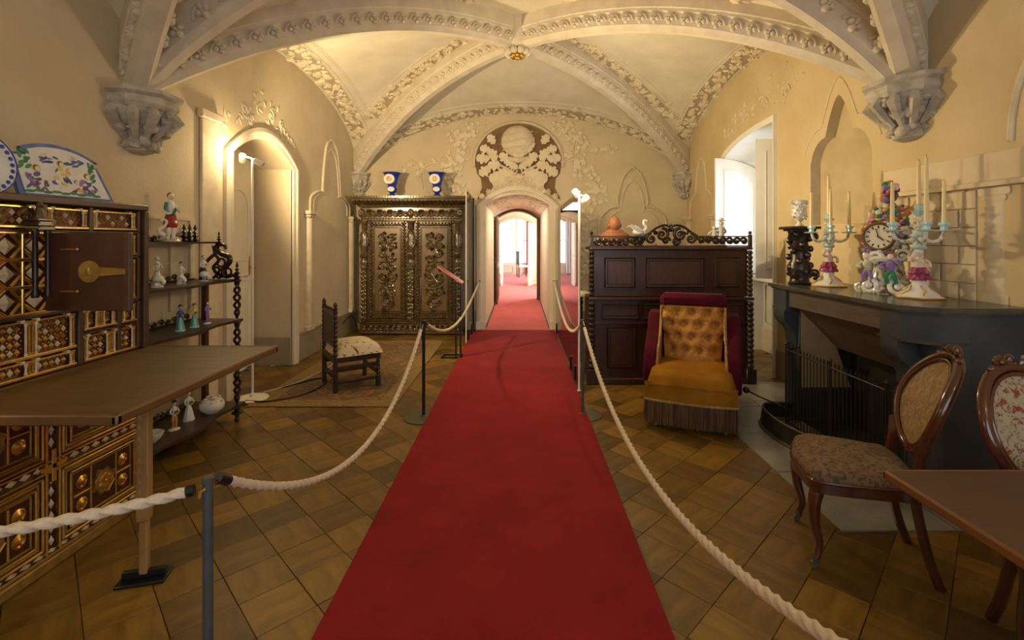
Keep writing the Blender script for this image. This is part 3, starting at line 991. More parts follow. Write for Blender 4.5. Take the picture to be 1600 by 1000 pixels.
PROF = [(-.045, 0), (.045, 0), (.055, .02), (.085, .05), (.085, .17), (.105, .18), (.105, .205), (.115, .215), (.115, .46), (-.115, .46), (-.115, .215), (-.105, .205), (-.105, .18), (-.085, .17), (-.085, .05), (-.055, .02)]
def flower_mesh(nm, r, h):
    m = MB()
    for a in (0, PI / 2, PI, 3 * PI / 2):
        m.ell((r * .55 * math.cos(a), -h * .2, r * .55 * math.sin(a)), (r * .45, h, r * .45), 8, 4)
    m.ell((0, -h * .7, 0), (r * .22, h * .8, r * .22), 6, 4)
    m.tube([(-r * 1.6, 0, -r * .2), (-r * 1.0, -h * .3, r * .5), (-r * .2, -h * .2, r * .9)], h * .5, 5)
    return m
FL = {}
def rib(path, sides, step, fr, name='rib'):
    P = [Vector(p) for p in path]
    mb = MB(); V, F = [], []
    fr_ = []
    for i, p in enumerate(P):
        t = (P[min(i + 1, len(P) - 1)] - P[max(i - 1, 0)]).normalized()
        n = Vector((0, 0, 1)).cross(t); n.z = 0; n.normalize()
        up = t.cross(n).normalized()
        if up.z < 0: up = -up
        fr_.append((p, t, n, up))
        for a, b_ in PROF: V.append(p + n * a + up * b_)
    k = len(PROF)
    for i in range(len(P) - 1):
        for j in range(k):
            F.append((i * k + j, i * k + (j + 1) % k, (i + 1) * k + (j + 1) % k, (i + 1) * k + j))
    F.append(tuple(range(k))); F.append(tuple(reversed([(len(P) - 1) * k + j for j in range(k)])))
    ro = mb.add(V, F).build(name, 'stone_rib', ceil, True, 30)
    if fr not in FL:
        FL[fr] = None
    acc = step * .6
    d = 0
    for i in range(len(P) - 1):
        L = (P[i + 1] - P[i]).length
        while acc < d + L:
            f = (acc - d) / L
            p, t, n, up = fr_[i]
            q = P[i].lerp(P[i + 1], f)
            for s_ in sides:
                nn = n * s_
                c = q + nn * .085 + up * .11
                M = Matrix(((t.x, -nn.x, up.x, c.x), (t.y, -nn.y, up.y, c.y), (t.z, -nn.z, up.z, c.z), (0, 0, 0, 1)))
                if FL[fr] is None:
                    FL[fr] = flower_mesh('f', fr, fr * .5).build('carved_flower', 'stone_rib', ro)
                    FL[fr].matrix_local = M
                else: inst(FL[fr], ro, M)
            acc += step
        d += L

dg, crn, ctr = bay(YM, YB, True)
N = 22
for k, st in (('nl', 1), ('nr', -1), ('fl', 1), ('fr', -1)):
    rib([dg(k, i / N) for i in range(N + 1)], (1, -1), .15 if k[0] == 'f' else .16, .052)
dg2, crn2, ctr2 = bay(2 * YM - YB, YM, False)
for k in ('fl', 'fr'):
    rib([dg2(k, i / N) for i in range(int(N * .8))], (1, -1), .20, .06)
# transverse rib between the bays
tp = []
for i in range(41):
    x = XL + (XR - XL) * i / 40
    tp.append((x, YM, 3.95 - (3.9 - math.sqrt(3.9 ** 2 - x * x))))
rib(tp, (1, -1), .24, .065)
# gilded boss
m = MB(); m.lathe([(.14, .02), (.17, .06), (.19, .10), (.21, .42)], (ctr.x, ctr.y, 4.0), seg=20); 
for k in range(10): m.ell((ctr.x + .13 * math.cos(k * PI / 5), ctr.y + .13 * math.sin(k * PI / 5), 3.985), (.045, .045, .05), 8, 5)
m.build('boss_block', 'stone_rib', ceil)
m = MB(); m.lathe([(.02, -.085), (.06, -.08), (.10, -.05), (.11, 0), (.10, .03)], seg=20, lobes=8, amp=.05)
for k in range(8): m.ell((.065 * math.cos(k * PI / 4), .065 * math.sin(k * PI / 4), -.06), (.03, .03, .03), 8, 5)
m.ell((0, 0, -.08), (.035, .035, .03), 10, 6)
o = m.build('boss', 'gold', ceil); o.location = (ctr.x, ctr.y, 4.0)

def corbel(x, y, z, rz, sc, lab):
    o = thing('corbel', None, None, (x, y, z), rz); o.parent = ceil
    m = MB()
    for pr in ([(.36, 0), (.36, -.03), (.32, -.05), (.33, -.10), (.30, -.13), (.24, -.15)],):
        m.lathe(pr[::-1], seg=8, M=Matrix.Rotation(PI / 8, 4, 'Z'), sx=.85 * sc, sy=.9 * sc)
    m.build('abacus', 'stone_carved', o, True, 25)
    m = MB()
    m.lathe([(.06, -.45), (.12, -.43), (.145, -.38), (.125, -.33), (.20, -.26), (.26, -.19), (.28, -.13)], seg=14, sx=.85 * sc, sy=.92 * sc)
    random.seed(int(abs(x * 100)))
    for j in range(70):
        a = random.uniform(-PI, PI); q = random.choice((0, 1, 1, 2, 2))
        r_, zz = ((.27, -.19), (.21, -.26), (.14, -.38))[q]
        m.ell((r_ * math.cos(a) * .85 * sc, r_ * math.sin(a) * .9 * sc, zz + random.uniform(-.03, .03)), (random.uniform(.02, .045) * sc, random.uniform(.02, .05) * sc, random.uniform(.015, .04)), 8, 5)
    for j in range(12):
        a = j * PI / 6
        m.tube([(.12 * math.cos(a) * sc, .12 * math.sin(a) * sc, -.34), (.2 * math.cos(a) * sc, .2 * math.sin(a) * sc, -.26), (.27 * math.cos(a) * sc, .27 * math.sin(a) * sc, -.18), (.24 * math.cos(a) * sc, .24 * math.sin(a) * sc, -.14)], [.02 * sc, .035 * sc, .045 * sc, .03], 6)
    m.build('carved_bell', 'stone_carved', o)
corbel(XL + .02, YM, 2.70, 0, .95, '')
corbel(XR - .02, YM, 2.80, 0, .95, '')
corbel(XL + .05, YB - .05, 2.78, 0, .72, '')
corbel(XR - .05, YB - .05, 2.78, 0, .72, '')

# ---- enfilade beyond the doorway
pas = sroot('wall_passage', 'vaulted passage walls with painted ornament beyond the doorway', (0, 0, 0))
opP = (DA - .03, DB + .02, 0, seg_top(DA - .03, DB + .02, 2.24, .19))
reveal(MB(), opP, YB + .0, 12.8, 20).build('passage_vault', 'soffit_pink', pas)
m = MB()
random.seed(4)
f = opP[3]
for i in range(90):
    u = random.uniform(opP[0] + .1, opP[1] - .1); y = random.uniform(YB + .1, 12)
    m.ell((u, y, f(u)), (.035, .05, .012), 6, 4)
o = m.build('soffit_ornament', 'plaster_relief', pas); o['kind'] = 'stuff'
op2 = (-.60, .46, 0, seg_top(-.60, .46, 2.16, .2))
sheet(MB(), -2.2, 2.2, 0, 3.1, [op2], y=12.8).build('passage_end', 'plaster', pas, False)
sheet(MB(), -2.2, 2.2, 0, 3.1, [op2], y=13.1).build('room_face', 'plaster', pas, False)
m = MB(); reveal(m, op2, 12.8, 13.1, 20); casing(m, -.60, .46, 0, 2.16, .2, .07, .05, 12.8)
m.build('brown_door_frame', 'door_brown', pas)
op3 = (-.78, .52, 0, seg_top(-.78, .52, 2.15, .22))
m = MB()
m.quad((-2.2, 13.1, 0), (-2.2, 17.4, 0), (-2.2, 17.4, 3.1), (-2.2, 13.1, 3.1)); m.quad((2.2, 13.1, 0), (2.2, 17.4, 0), (2.2, 17.4, 3.1), (2.2, 13.1, 3.1))
m.quad((-2.2, 13.1, 3.1), (2.2, 13.1, 3.1), (2.2, 17.4, 3.1), (-2.2, 17.4, 3.1))
sheet(m, -2.2, 2.2, 0, 3.1, [op3], y=17.4)
reveal(m, op3, 17.4, 17.8, 20); casing(m, -.78, .52, 0, 2.15, .22, .1, .05, 17.4)
m.build('second_room', 'plaster_relief', pas, False)
m = MB()
opF = (-1.05, .75, .55, seg_top(-1.05, .75, 2.3, .35))
sheet(m, -3, 3, 0, 3.3, [op3], y=17.8); sheet(m, -3, 3, 0, 3.3, [opF], y=22.4)
m.quad((-3, 17.8, 0), (-3, 22.4, 0), (-3, 22.4, 3.3), (-3, 17.8, 3.3)); m.quad((3, 17.8, 0), (3, 22.4, 0), (3, 22.4, 3.3), (3, 17.8, 3.3)); m.quad((-3, 17.8, 3.3), (3, 17.8, 3.3), (3, 22.4, 3.3), (-3, 22.4, 3.3))
m.build('third_room', 'casing', pas, False)
w2 = sroot('window_2', 'bright white window with curtains at the end of the enfilade', (0, 22.4, 0))
m = MB(); m.box(-1.05, -.95, -.04, .04, .0, 2.65); m.box(.65, .75, -.04, .04, .0, 2.65); m.box(-.20, -.10, -.05, .05, .0, 2.65); m.box(-1.05, .75, -.04, .04, .0, .55)
m.box(-1.05, .75, -.03, .03, 1.55, 1.6)
for a, c in ((-.95, -.22), (-.08, .64)): m.tube([(a + .1, -.05, .1), (c - .1, -.05, .1), (c - .1, -.05, .42), (a + .1, -.05, .42)], .02, 6, closed=True)
m.build('window_frame', 'casing', w2)
for a, c in ((-.95, -.20), (-.10, .65)):
    MB().box(a, c, -.005, .005, .55, 2.65).build('pane', 'window_glass', w2)
def curtain(x0, x1, mt, lab, y):
    m = MB(); m.grid(lambda u, v: (x0 + (x1 - x0) * u, y + .04 * math.sin(u * 22), .05 + 2.6 * v), 40, 4)
    return tag(m.build('curtain', mt), lab, 'curtain')
curtain(.30, .80, 'curtain_red', 'red curtain hanging at the right of the far end window', 22.2)
curtain(-1.25, -.85, 'curtain_white', 'pale curtain hanging at the left of the far end window', 22.2)
def leafdoor(name, x, y0, y1, mt, lab, ang=0.0):
    d = sroot(name, lab, (x, y0, 0), ang)
    L = y1 - y0
    MB().box(-.025, .025, 0, L, .02, 2.2, .004).build('door_leaf', mt, d)
    m = MB()
    for s_ in (-.027, .027):
        for z0, z1 in ((.15, .9), (1.05, 2.1)):
            m.tube([(s_, .1, z0), (s_, L - .1, z0), (s_, L - .1, z1), (s_, .1, z1)], .012, 6, closed=True)
    m.build('panel_moulding', mt, d)
    m = MB(); m.ell((0, .06, 1.05), (.06, .025, .025), 8, 5); m.build('door_handle', 'brass', d)
leafdoor('door_2', -.57, 11.85, 12.75, 'door_brown', 'brown wooden door folded open against the passage wall')
leafdoor('door_3', -.63, 16.5, 17.35, 'white_paint', 'pale grey door leaf folded open on the left of the far doorway')
leafdoor('door_4', .30, 16.5, 17.4, 'cream_paint', 'pale door leaf folded open on the right of the far doorway', -.28)

# ---- floor : diagonal parquet squares
fl = sroot('floor', 'diagonal parquet of worn brown oak squares')
MB().quad((XL - .6, YN - .1, -.012), (XR + .7, YN - .1, -.012), (XR + .7, YB + .3, -.012), (XL - .6, YB + .3, -.012)).build('subfloor', 'parquet_gap', fl, False)
MB().quad((-3.2, YB, -.01), (3.2, YB, -.01), (3.2, 22.5, -.01), (-3.2, 22.5, -.01)).build('passage_subfloor', 'parquet_gap', fl, False)
T = .245
tm = MB().box(-T / 2 + .0012, T / 2 - .0012, -T / 2 + .0012, T / 2 - .0012, -.012, 0, .0016)
cells = []
random.seed(2)
for i in range(-60, 61):
    for j in range(-60, 61):
        x = (i - j) * T * .7071 - .02; y = (i + j) * T * .7071 + .03
        if not (XL - .05 < x < XR + .05 and YN < y < YB + .02):
            if not ((XL - .5 < x <= XL and 4.85 < y < 6.2) or (XR <= x < XR + .6 and 5.6 < y < 7.05)): continue
        if -.66 < x < .48: continue
        if x > 1.95 and 2.8 < y < 5.35: continue
        vis = y > 1.6 and abs(x / max(y, .1)) < 1.1
        cells.append((0 if vis else 1, math.hypot(x, y), x, y, (i + j) % 2))
cells.sort()
tile0 = None
rest = MB()
for n_, (v_, d_, x, y, par) in enumerate(cells):
    ang = PI / 4 + (PI / 2 if par else 0)
    dz = random.uniform(-.0012, .0012)
    if n_ < 300:
        if tile0 is None:
            tile0 = tm.build('parquet_tile', 'parquet', fl); o = tile0
        else: o = inst(tile0, fl)
        o.location = (x, y, dz); o.rotation_euler = (random.uniform(-.003, .003), random.uniform(-.003, .003), ang)
    else:
        rest.merge(tm, Matrix.Translation((x, y, dz)) @ Matrix.Rotation(ang, 4, 'Z'))
o = rest.build('parquet_tiles', 'parquet', fl); o['kind'] = 'stuff'
# stone hearth
hs = sroot('trim_1', 'grey stone hearth slabs in front of the fireplace')
def slab(pl, dz=0.0):
    MB().prism(pl, -.012, .008 + dz, 'xy').build('hearth_slab', 'hearth', hs)
slab([(1.77, 2.64), (2.40, 2.64), (2.40, 3.30), (1.77, 3.30)]); slab([(2.41, 2.64), (2.97, 2.64), (2.97, 3.30), (2.41, 3.30)], .001)
slab([(1.77, 3.31), (2.97, 3.31), (2.97, 3.98), (1.77, 3.98)], .001); slab([(1.77, 3.99), (2.30, 3.99), (2.30, 4.6), (1.77, 4.6)]); slab([(2.31, 3.99), (2.97, 3.99), (2.97, 4.75), (2.31, 4.75)])
slab([(1.77, 4.61), (2.30, 4.61), (2.30, 5.4), (1.9, 5.4)], .001); slab([(2.31, 4.76), (2.97, 4.76), (2.97, 5.4), (2.31, 5.4)])

# ---- carpets
m = MB().box(-.83, .62, YN + .05, 8.5, 0.0, .014, .005)
tag(m.build('carpet_runner', 'carpet'), 'long red carpet runner leading down the middle to the doorway', 'carpet')
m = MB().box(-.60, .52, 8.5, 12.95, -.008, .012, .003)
m.build('passage_carpet', 'carpet_daylit', fl)['label'] = 'red carpet coloured brighter and pinker as if daylit in the passage beyond the doorway'
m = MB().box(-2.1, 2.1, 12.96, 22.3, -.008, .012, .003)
m.build('far_carpet', 'carpet_daylit', fl)['label'] = 'red carpet coloured pale rose as if daylit of the rooms farthest down the enfilade'
m = MB(); m.box(-2.62, -1.20, 4.6, 7.6, 0, .009, .003)
t = thing('oriental_rug', 'worn oriental rug in brown and orange under the small chair', 'rug')
m.build('rug_field', 'rug', t)
m = MB()
for a in ((-2.62, -2.44, 4.6, 7.6), (-1.38, -1.20, 4.6, 7.6), (-2.44, -1.38, 4.6, 4.78), (-2.44, -1.38, 7.42, 7.6)):
    m.box(*a, .009, .0115, .001)
m.build('rug_border', 'rug_border', t)

# ------------------------------------------------------------------ floor lamps
def lamp_stand(x, y, h, lab, heads, power, base=True, aim=None, z0=0.0):
    t = thing('lamp_stand', lab, 'lamp', (x, y, z0))
    m = MB()
    m.lathe([(.145, 0), (.15, .008), (.14, .018), (.03, .026), (.018, .06)], seg=24) if base else m.lathe([(.02, 0), (.02, .01), (.012, .02), (.012, .03)], seg=12)
    m.build('base', 'lamp_white', t)
    m = MB(); m.lathe([(.011, .02), (.011, h)], seg=10); m.build('pole', 'lamp_white', t)
    m = MB(); m.tube([heads[0][0], (0, 0, h), heads[1][0]], .008, 6); m.build('crossbar', 'lamp_white', t)
    for hi, (p, d, on) in enumerate(heads):
        d = Vector(d).normalized()
        q = Vector((0, 0, 1)).rotation_difference(d).to_matrix().to_4x4()
        o = MB().lathe([(.022, -.09), (.03, -.085), (.032, .0), (.03, .005), (.026, .003), (.024, -.03)], seg=14).build('lamp_head', 'lamp_white', t)
        o.matrix_local = Matrix.Translation(p) @ q
        if on:
            b = MB().ell((0, 0, -.005), (.024, .024, .016), 12, 6).build('bulb', 'bulb', o)
            pt = Vector(p) + d * .06
            l = light('lamp_glow', 'POINT', (x + pt.x, y + pt.y, pt.z), power, WARM, .03)
            if aim and hi < len(aim):
                av = Vector(aim[hi][0]).normalized(); sp = Vector(p) + av * .07
                l = light('lamp_beam', 'SPOT', (x + sp.x, y + sp.y, sp.z), aim[hi][1], WARM, .03, rot=av.to_track_quat('-Z', 'Y').to_euler(), spot=math.radians(150), blend=.6)
    return t
lamp_stand(-2.67, 4.81, 2.40, 'white lamp stand with one lit bulb in front of the arched door recess', [((-.10, 0, 2.43), (.3, -.5, .35), True), ((.10, 0, 2.34), (.9, .2, -.5), False)], 9, True, [((.72, .68, .15), 175)], .012)
lamp_stand(.625, 5.06, 2.06, 'slim white lamp stand with two lit bulbs beside the glass screen', [((-.045, -.02, 2.10), (-.3, -.5, .5), True), ((.08, 0, 2.04), (.4, -.45, .4), True)], 14, False, [((-.15, .85, .45), 45), ((.75, -.15, .55), 55)], .014)
lamp_stand(-2.55, .35, 2.30, 'unseen white lamp stand added for light behind the viewer near the left wall', [((-.1, 0, 2.33), (.6, .5, .6), True), ((.1, 0, 2.33), (.6, .4, .6), False)], 15)  # added behind the camera as warm fill, never in view
lamp_stand(2.45, .25, 2.30, 'unseen white lamp stand added for light behind the viewer near the right wall', [((-.1, 0, 2.33), (-.5, .6, .6), True), ((.1, 0, 2.33), (.6, .5, .6), False)], 8)  # second unseen stand, put in to light the near right side

# ------------------------------------------------------------------ left writing cabinet
cab = thing('writing_cabinet', 'open gilded writing cabinet with a lowered fall front on the left', 'cabinet', (-2.27, 0, .945), PI / 2)
def zc(z): return z - .945
m = MB(); m.box(1.77, 2.95, 0, .58, zc(1.775), zc(1.812), .006); m.box(1.77, 1.805, 0, .58, zc(.945), zc(1.775), .004); m.box(2.912, 2.95, 0, .58, zc(.945), zc(1.775), .004)
m.box(1.805, 2.912, .08, .58, zc(.945), zc(1.775)); m.build('case', 'dark_walnut', cab)
m = MB()
for x in (2.06, 2.325, 2.575): m.box(x - .012, x + .012, .02, .09, zc(1.645), zc(1.775), .003)
m.box(1.805, 2.912, .02, .09, zc(1.638), zc(1.65), .003); m.box(2.76, 2.912, .02, .09, zc(1.495), zc(1.505)); m.box(2.76, 2.912, .02, .09, zc(1.235), zc(1.245))
m.box(2.745, 2.77, .02, .09, zc(.95), zc(1.64), .003); m.box(2.885, 2.912, .02, .09, zc(.95), zc(1.775), .003); m.box(2.5, 2.53, .02, .09, zc(.95), zc(1.24), .003); m.box(1.805, 2.53, .02, .09, zc(1.232), zc(1.248), .003); m.box(2.53, 2.9, .02, .09, zc(1.1), zc(1.112), .003)
m.build('dividers', 'dark_walnut', cab)
def drawer(x0, x1, z0, z1, cols=2, rows=1, nst=4):
    z0, z1 = zc(z0), zc(z1)
    o = MB().box(x0, x1, .045, .09, z0, z1, .003).build('drawer', 'red_lacquer', cab)
    g, bn = MB(), MB()
    H = z1 - z0
    g.box(x0, x1, .018, .05, z0, z0 + .014, .003)
    g.box(x0, x1, .025, .05, z1 - .012, z1 - .002, .002)
    span = x1 - x0
    n = cols
    for k in range(n):
        a, c = x0 + span * k / n, x0 + span * (k + 1) / n
        for q, s_ in ((a + .008, 0), (a + .024, 0), (c - .024, 0), (c - .008, 0)):
            (g if q in (a + .008, c - .008) else bn).lathe([(.0065, z0 + .014), (.0065, z0 + .024), (.0045, z0 + .028), (.0052, z0 + H * .5), (.0045, z1 - .03), (.007, z1 - .024), (.007, z1 - .012)], (q, .03, 0), 8)
        bn.box(a + .02, a + .04, .024, .05, z1 - .012, z1 + .004, .002); bn.box(c - .05, c - .03, .024, .05, z1 - .012, z1 + .004, .002)
        w_ = c - a - .07
        nx = max(2, int(w_ / .028)); nz = max(1, int((H - .04) / .030))
        for i in range(nx):
            for j in range(nz):
                X, Z = a + .035 + w_ * (i + .5) / nx, z0 + .018 + (H - .036) * (j + .5) / nz
                r1, r2 = w_ / nx * .46, (H - .036) / nz * .46
                V = [(X - r1, .044, Z), (X, .044, Z + r2), (X + r1, .044, Z), (X, .044, Z - r2), (X, .028, Z)]
                (g if (i + j) % 3 else bn).add(V, [(0, 1, 4), (1, 2, 4), (2, 3, 4), (3, 0, 4)])
                g.ell((X + r1, .042, Z + r2), (.004, .006, .004), 6, 4)
    g.build('gilded_carving', 'gold', o, True, 20)['kind'] = 'stuff'; bn.build('bone_inlay', 'bone', o, True, 20)['kind'] = 'stuff'
for x0, x1 in ((1.81, 2.045), (2.075, 2.31), (2.34, 2.56), (2.59, 2.88)): drawer(x0, x1, 1.655, 1.762, 1)
drawer(2.775, 2.88, 1.51, 1.632, 1); drawer(2.775, 2.88, 1.25, 1.488, 1); drawer(2.775, 2.88, 1.118, 1.23, 1)
drawer(2.535, 2.742, 1.118, 1.228, 2); drawer(2.535, 2.88, .955, 1.095, 2)
drawer(1.815, 2.49, 1.045, 1.225, 3); drawer(1.815, 2.49, .955, 1.035, 3)
# three rows of diamond panels
g, bn = MB(), MB()
pn = MB().box(1.83, 2.50, .05, .09, zc(1.25), zc(1.635)).build('diamond_panel', 'red_lacquer', cab)
for i in range(5):
    for j in range(3):
        x0, x1 = 1.835 + .132 * i, 1.835 + .132 * (i + 1)
        z0, z1 = zc(1.252) + .128 * j, zc(1.252) + .128 * (j + 1)
        X, Z = (x0 + x1) / 2, (z0 + z1) / 2
        for sx in (-1, 1):
            for sz in (-1, 1):
                g.tube([(X + sx * .062, .044, Z + sz * .012), (X + sx * .012, .034, Z + sz * .056)], .008, 4)
        V = [(X - .042, .046, Z), (X, .046, Z + .04), (X + .042, .046, Z), (X, .046, Z - .04), (X, .030, Z)]
        bn.add(V, [(0, 1, 4), (1, 2, 4), (2, 3, 4), (3, 0, 4)])
    g.box(1.835 + .132 * i - .007, 1.835 + .132 * i + .007, .028, .05, zc(1.252), zc(1.635), .003)
for j in range(4): g.box(1.83, 2.50, .026, .05, zc(1.252) + .128 * j - .008, zc(1.252) + .128 * j + .008, .003)
g.build('gilded_lattice', 'gold', pn, True, 20); bn.pieces('bone_diamond', 'bone', pn, True, 10)
# portico columns by the little door, and the open door itself
m = MB()
for x, y in ((2.245, -.01), (2.285, -.03)): m.lathe([(.014, zc(1.33)), (.016, zc(1.35)), (.011, zc(1.37)), (.012, zc(1.5)), (.010, zc(1.61)), (.015, zc(1.63)), (.015, zc(1.645))], (x, y, 0), 10)
m.build('portico_column', 'ebony', cab)
m = MB(); m.box(2.225, 2.305, -.05, .05, zc(1.645), zc(1.665), .004); m.box(2.235, 2.295, -.04, .05, zc(1.665), zc(1.69), .004); m.box(2.225, 2.305, -.045, .05, zc(1.69), zc(1.70), .003); m.lathe([(.03, zc(1.70)), (.026, zc(1.72)), (.012, zc(1.75)), (.016, zc(1.765)), (.006, zc(1.78))], (2.265, -.01, 0), 10)
m.build('portico_pediment', 'carved_oak', cab)
dr = MB().box(2.29, 2.315, -.415, -.01, zc(1.262), zc(1.635), .004).build('small_door', 'cabinet_door_wood', cab)
m = MB(); m.box(2.283, 2.29, -.415, -.39, zc(1.262), zc(1.635), .002); m.build('door_edge', 'dark_walnut', dr)
m = MB(); m.prism(arc2((-.225, zc(1.45)), .052, 0, 2 * PI, 20), 2.284, 2.291, 'yz')
m.prism([(-.23, zc(1.475)), (-.40, zc(1.462)), (-.40, zc(1.438)), (-.23, zc(1.425))], 2.281, 2.289, 'yz'); m.ell((2.283, -.222, zc(1.45)), (.005, .015, .022), 8, 5)
m.build('lock_plate', 'gold_old', dr)
for z in (1.355, 1.555):
    m = MB(); m.tube([(2.286, -.09, zc(z)), (2.286, -.16, zc(z))], .004, 6); m.ell((2.285, -.168, zc(z)), (.005, .009, .009), 8, 5); m.build('hook', 'gold_old', dr)
fp = MB().box(1.77, 2.95, -.785, -.003, zc(.918), zc(.952), .006).build('fall_front', 'flap_wood', cab)
m = MB(); m.box(1.768, 2.952, -.79, -.765, zc(.914), zc(.9545), .008); m.box(2.925, 2.952, -.79, -.003, zc(.914), zc(.9545), .006); m.box(1.768, 1.795, -.79, -.003, zc(.914), zc(.9545), .006)
m.build('flap_rim', 'flap_edge', fp)

low = thing('cabinet_stand', 'gilded chest with geometric panels carrying the writing cabinet', 'chest', (-2.27, 0, 0), PI / 2)
MB().box(1.80, 2.92, .03, .58, .05, .905, .004).build('carcass', 'red_lacquer', low)
m = MB(); m.box(1.79, 2.93, .0, .58, 0, .055, .006); m.box(1.79, 2.93, .012, .03, .055, .07, .003); m.box(1.79, 2.93, .0, .58, .905, .944, .006); m.pieces('base_moulding', 'gold_old', low)
def chest_panel(x0, x1, z0, z1):
    o = MB().box(x0, x1, .022, .04, z0, z1, .003).build('drawer', 'red_lacquer', low)
    g, f = MB(), MB()
    def fr(mb, d, t, y):
        a, b_, c, e = x0 + d, x1 - d, z0 + d, z1 - d
        mb.box(a, b_, y, .03, c, c + t, t * .3); mb.box(a, b_, y, .03, e - t, e, t * .3); mb.box(a, a + t, y, .03, c, e, t * .3); mb.box(b_ - t, b_, y, .03, c, e, t * .3)
    fr(g, .0, .014, .006); fr(f, .022, .008, .012); fr(g, .038, .010, .004); fr(f, .056, .006, .014)
    a, b_, c, e = x0 + .064, x1 - .064, z0 + .064, z1 - .064
    w_ = b_ - a
    for q in (a + w_ * .28, b_ - w_ * .28): g.box(q - .005, q + .005, .010, .03, c, e, .002)
    zm = (c + e) / 2
    g.box(a, a + w_ * .28, .010, .03, zm - .005, zm + .005, .002); g.box(b_ - w_ * .28, b_, .010, .03, zm - .005, zm + .005, .002)
    for q in (a + w_ * .14, b_ - w_ * .14):
        for zz in ((c + zm) / 2, (e + zm) / 2):
            g.lathe([(.034, 0), (.034, .006), (.026, .010), (.024, .006), (.018, .009), (.008, .014)], seg=14, M=Matrix.Translation((q, .022, zz)) @ Matrix.Rotation(PI / 2, 4, 'X'))
    X = (a + b_) / 2
    star = []
    for k in range(16):
        aa = 2 * PI * k / 16; r_ = (w_ * .20 if k % 2 else w_ * .16) * (1.12 if k % 4 == 1 else 1)
        star.append((X + r_ * math.cos(aa), zm + r_ * math.sin(aa)))
    f.prism(star, .008, .03); g.rosette(X, zm, .045, 6, .008, .008)
    for sx in (-1, 1):
        for sz in (-1, 1): g.tube([(X + sx * .02, .006, zm + sz * .06), (X + sx * .06, .006, zm + sz * .02)], .005, 4)
    g.build('gilded_moulding', 'gold', o, True, 20); f.build('bone_inlay', 'gold_old', o, True, 20)
for x0, x1 in ((1.83, 2.31), (2.40, 2.885)):
    for z0, z1 in ((.10, .46), (.535, .885)): chest_panel(x0, x1, z0, z1)
g, f = MB(), MB()
def dia(mb, X, Z, a, b_):
    mb.add([(X - a, .024, Z), (X, .024, Z + b_), (X + a, .024, Z), (X, .024, Z - b_), (X, .008, Z)], [(0, 1, 4), (1, 2, 4), (2, 3, 4), (3, 0, 4)])
for k in range(17): dia(f, 1.86 + .062 * k, .497, .028, .016); dia(f, 1.86 + .062 * k, .08, .028, .012)
for k in range(13): dia(f, 2.355, .13 + .06 * k, .014, .026)
for q in (2.322, 2.388): g.box(q - .006, q + .006, .008, .03, .07, .90, .002)
for q in (.472, .523): g.box(1.83, 2.885, .008, .03, q - .005, q + .005, .002)
g.box(2.343, 2.367, .004, .03, .42, .58, .003); g.box(2.29, 2.42, .004, .03, .485, .51, .003)
g.pieces('gilded_strip', 'gold', low, True, 20); f.pieces('bone_diamond', 'bone', low, True, 10)
MB().box(2.40, 2.44, -.30, .03, .87, .912, .004).build('pull_out_bar', 'dark_walnut', low)
m = MB(); m.lathe([(.004, -.10), (.018, -.06), (.012, -.02), (.016, 0)], (2.42, -.27, .87), 10); m.build('bar_pendant', 'ebony', low)
low2 = MB().box(1.90, 1.94, -.30, .03, .87, .912, .004).build('pull_out_bar', 'dark_walnut', low)

t = thing('support_post', 'carved pale wooden post on a black plate propping up the fall front', 'post', (-1.77, 2.27, 0), .25)
m = MB(); m.box(-.026, .026, -.026, .026, .28, .905, .006); m.box(-.018, .018, -.018, .018, .03, .28, .006); m.lathe([(.004, .25), (.03, .30)], seg=6); m.build('shaft', 'oak_post', t)
m = MB()
for z in [.34 + .05 * k for k in range(11)]: m.leaf(-.012, z, PI / 2, .05, .03, .006, -.026)
m.build('carving', 'oak_post', t)
m = MB(); m.box(-.10, .10, -.055, .055, 0, .014, .003); m.box(-.09, .09, -.01, .01, .014, .05, .003); m.build('foot_plate', 'black_steel', t)

# plaque and plate on the cabinet
t = thing('maiolica_plaque', 'fan-shaped painted plaque with blue border standing on the gilded cabinet', 'plaque', (-2.55, 2.73, 1.812), PI / 2 - .10)
tilt = Matrix.Rotation(-.20, 4, 'X')
outl = [(-.245, 0), (.27, 0), (.20, .205), (.155, .21), (.15, .25)] + arc2((-.03, -.12), .43, .98, 2.05, 10) + [(-.205, .27), (-.21, .235), (-.275, .23)]
o = MB().prism(outl, 0, .022).build('body', 'maiolica_blue', t); o.matrix_local = tilt @ Matrix.Translation((0, 0, .02))
inn = [((x - 0) * .90, .135 + (z - .135) * .88) for x, z in outl]
o2 = MB().prism(inn, -.004, .0).build('painted_face', 'maiolica', o)
def blob(mb, x, z, a, b_, ang=0, y=-.005, n=10):
    mb.prism([(x + a * math.cos(k * 2 * PI / n) * math.cos(ang) - b_ * math.sin(k * 2 * PI / n) * math.sin(ang), z + a * math.cos(k * 2 * PI / n) * math.sin(ang) + b_ * math.sin(k * 2 * PI / n) * math.cos(ang)) for k in range(n)], y, -.003)
def paint(nm, mt, bl, y=-.0055):
    m = MB()
    for q in bl: blob(m, *q[:5], y=y)
    m.pieces(nm, mt, o2)
random.seed(12)
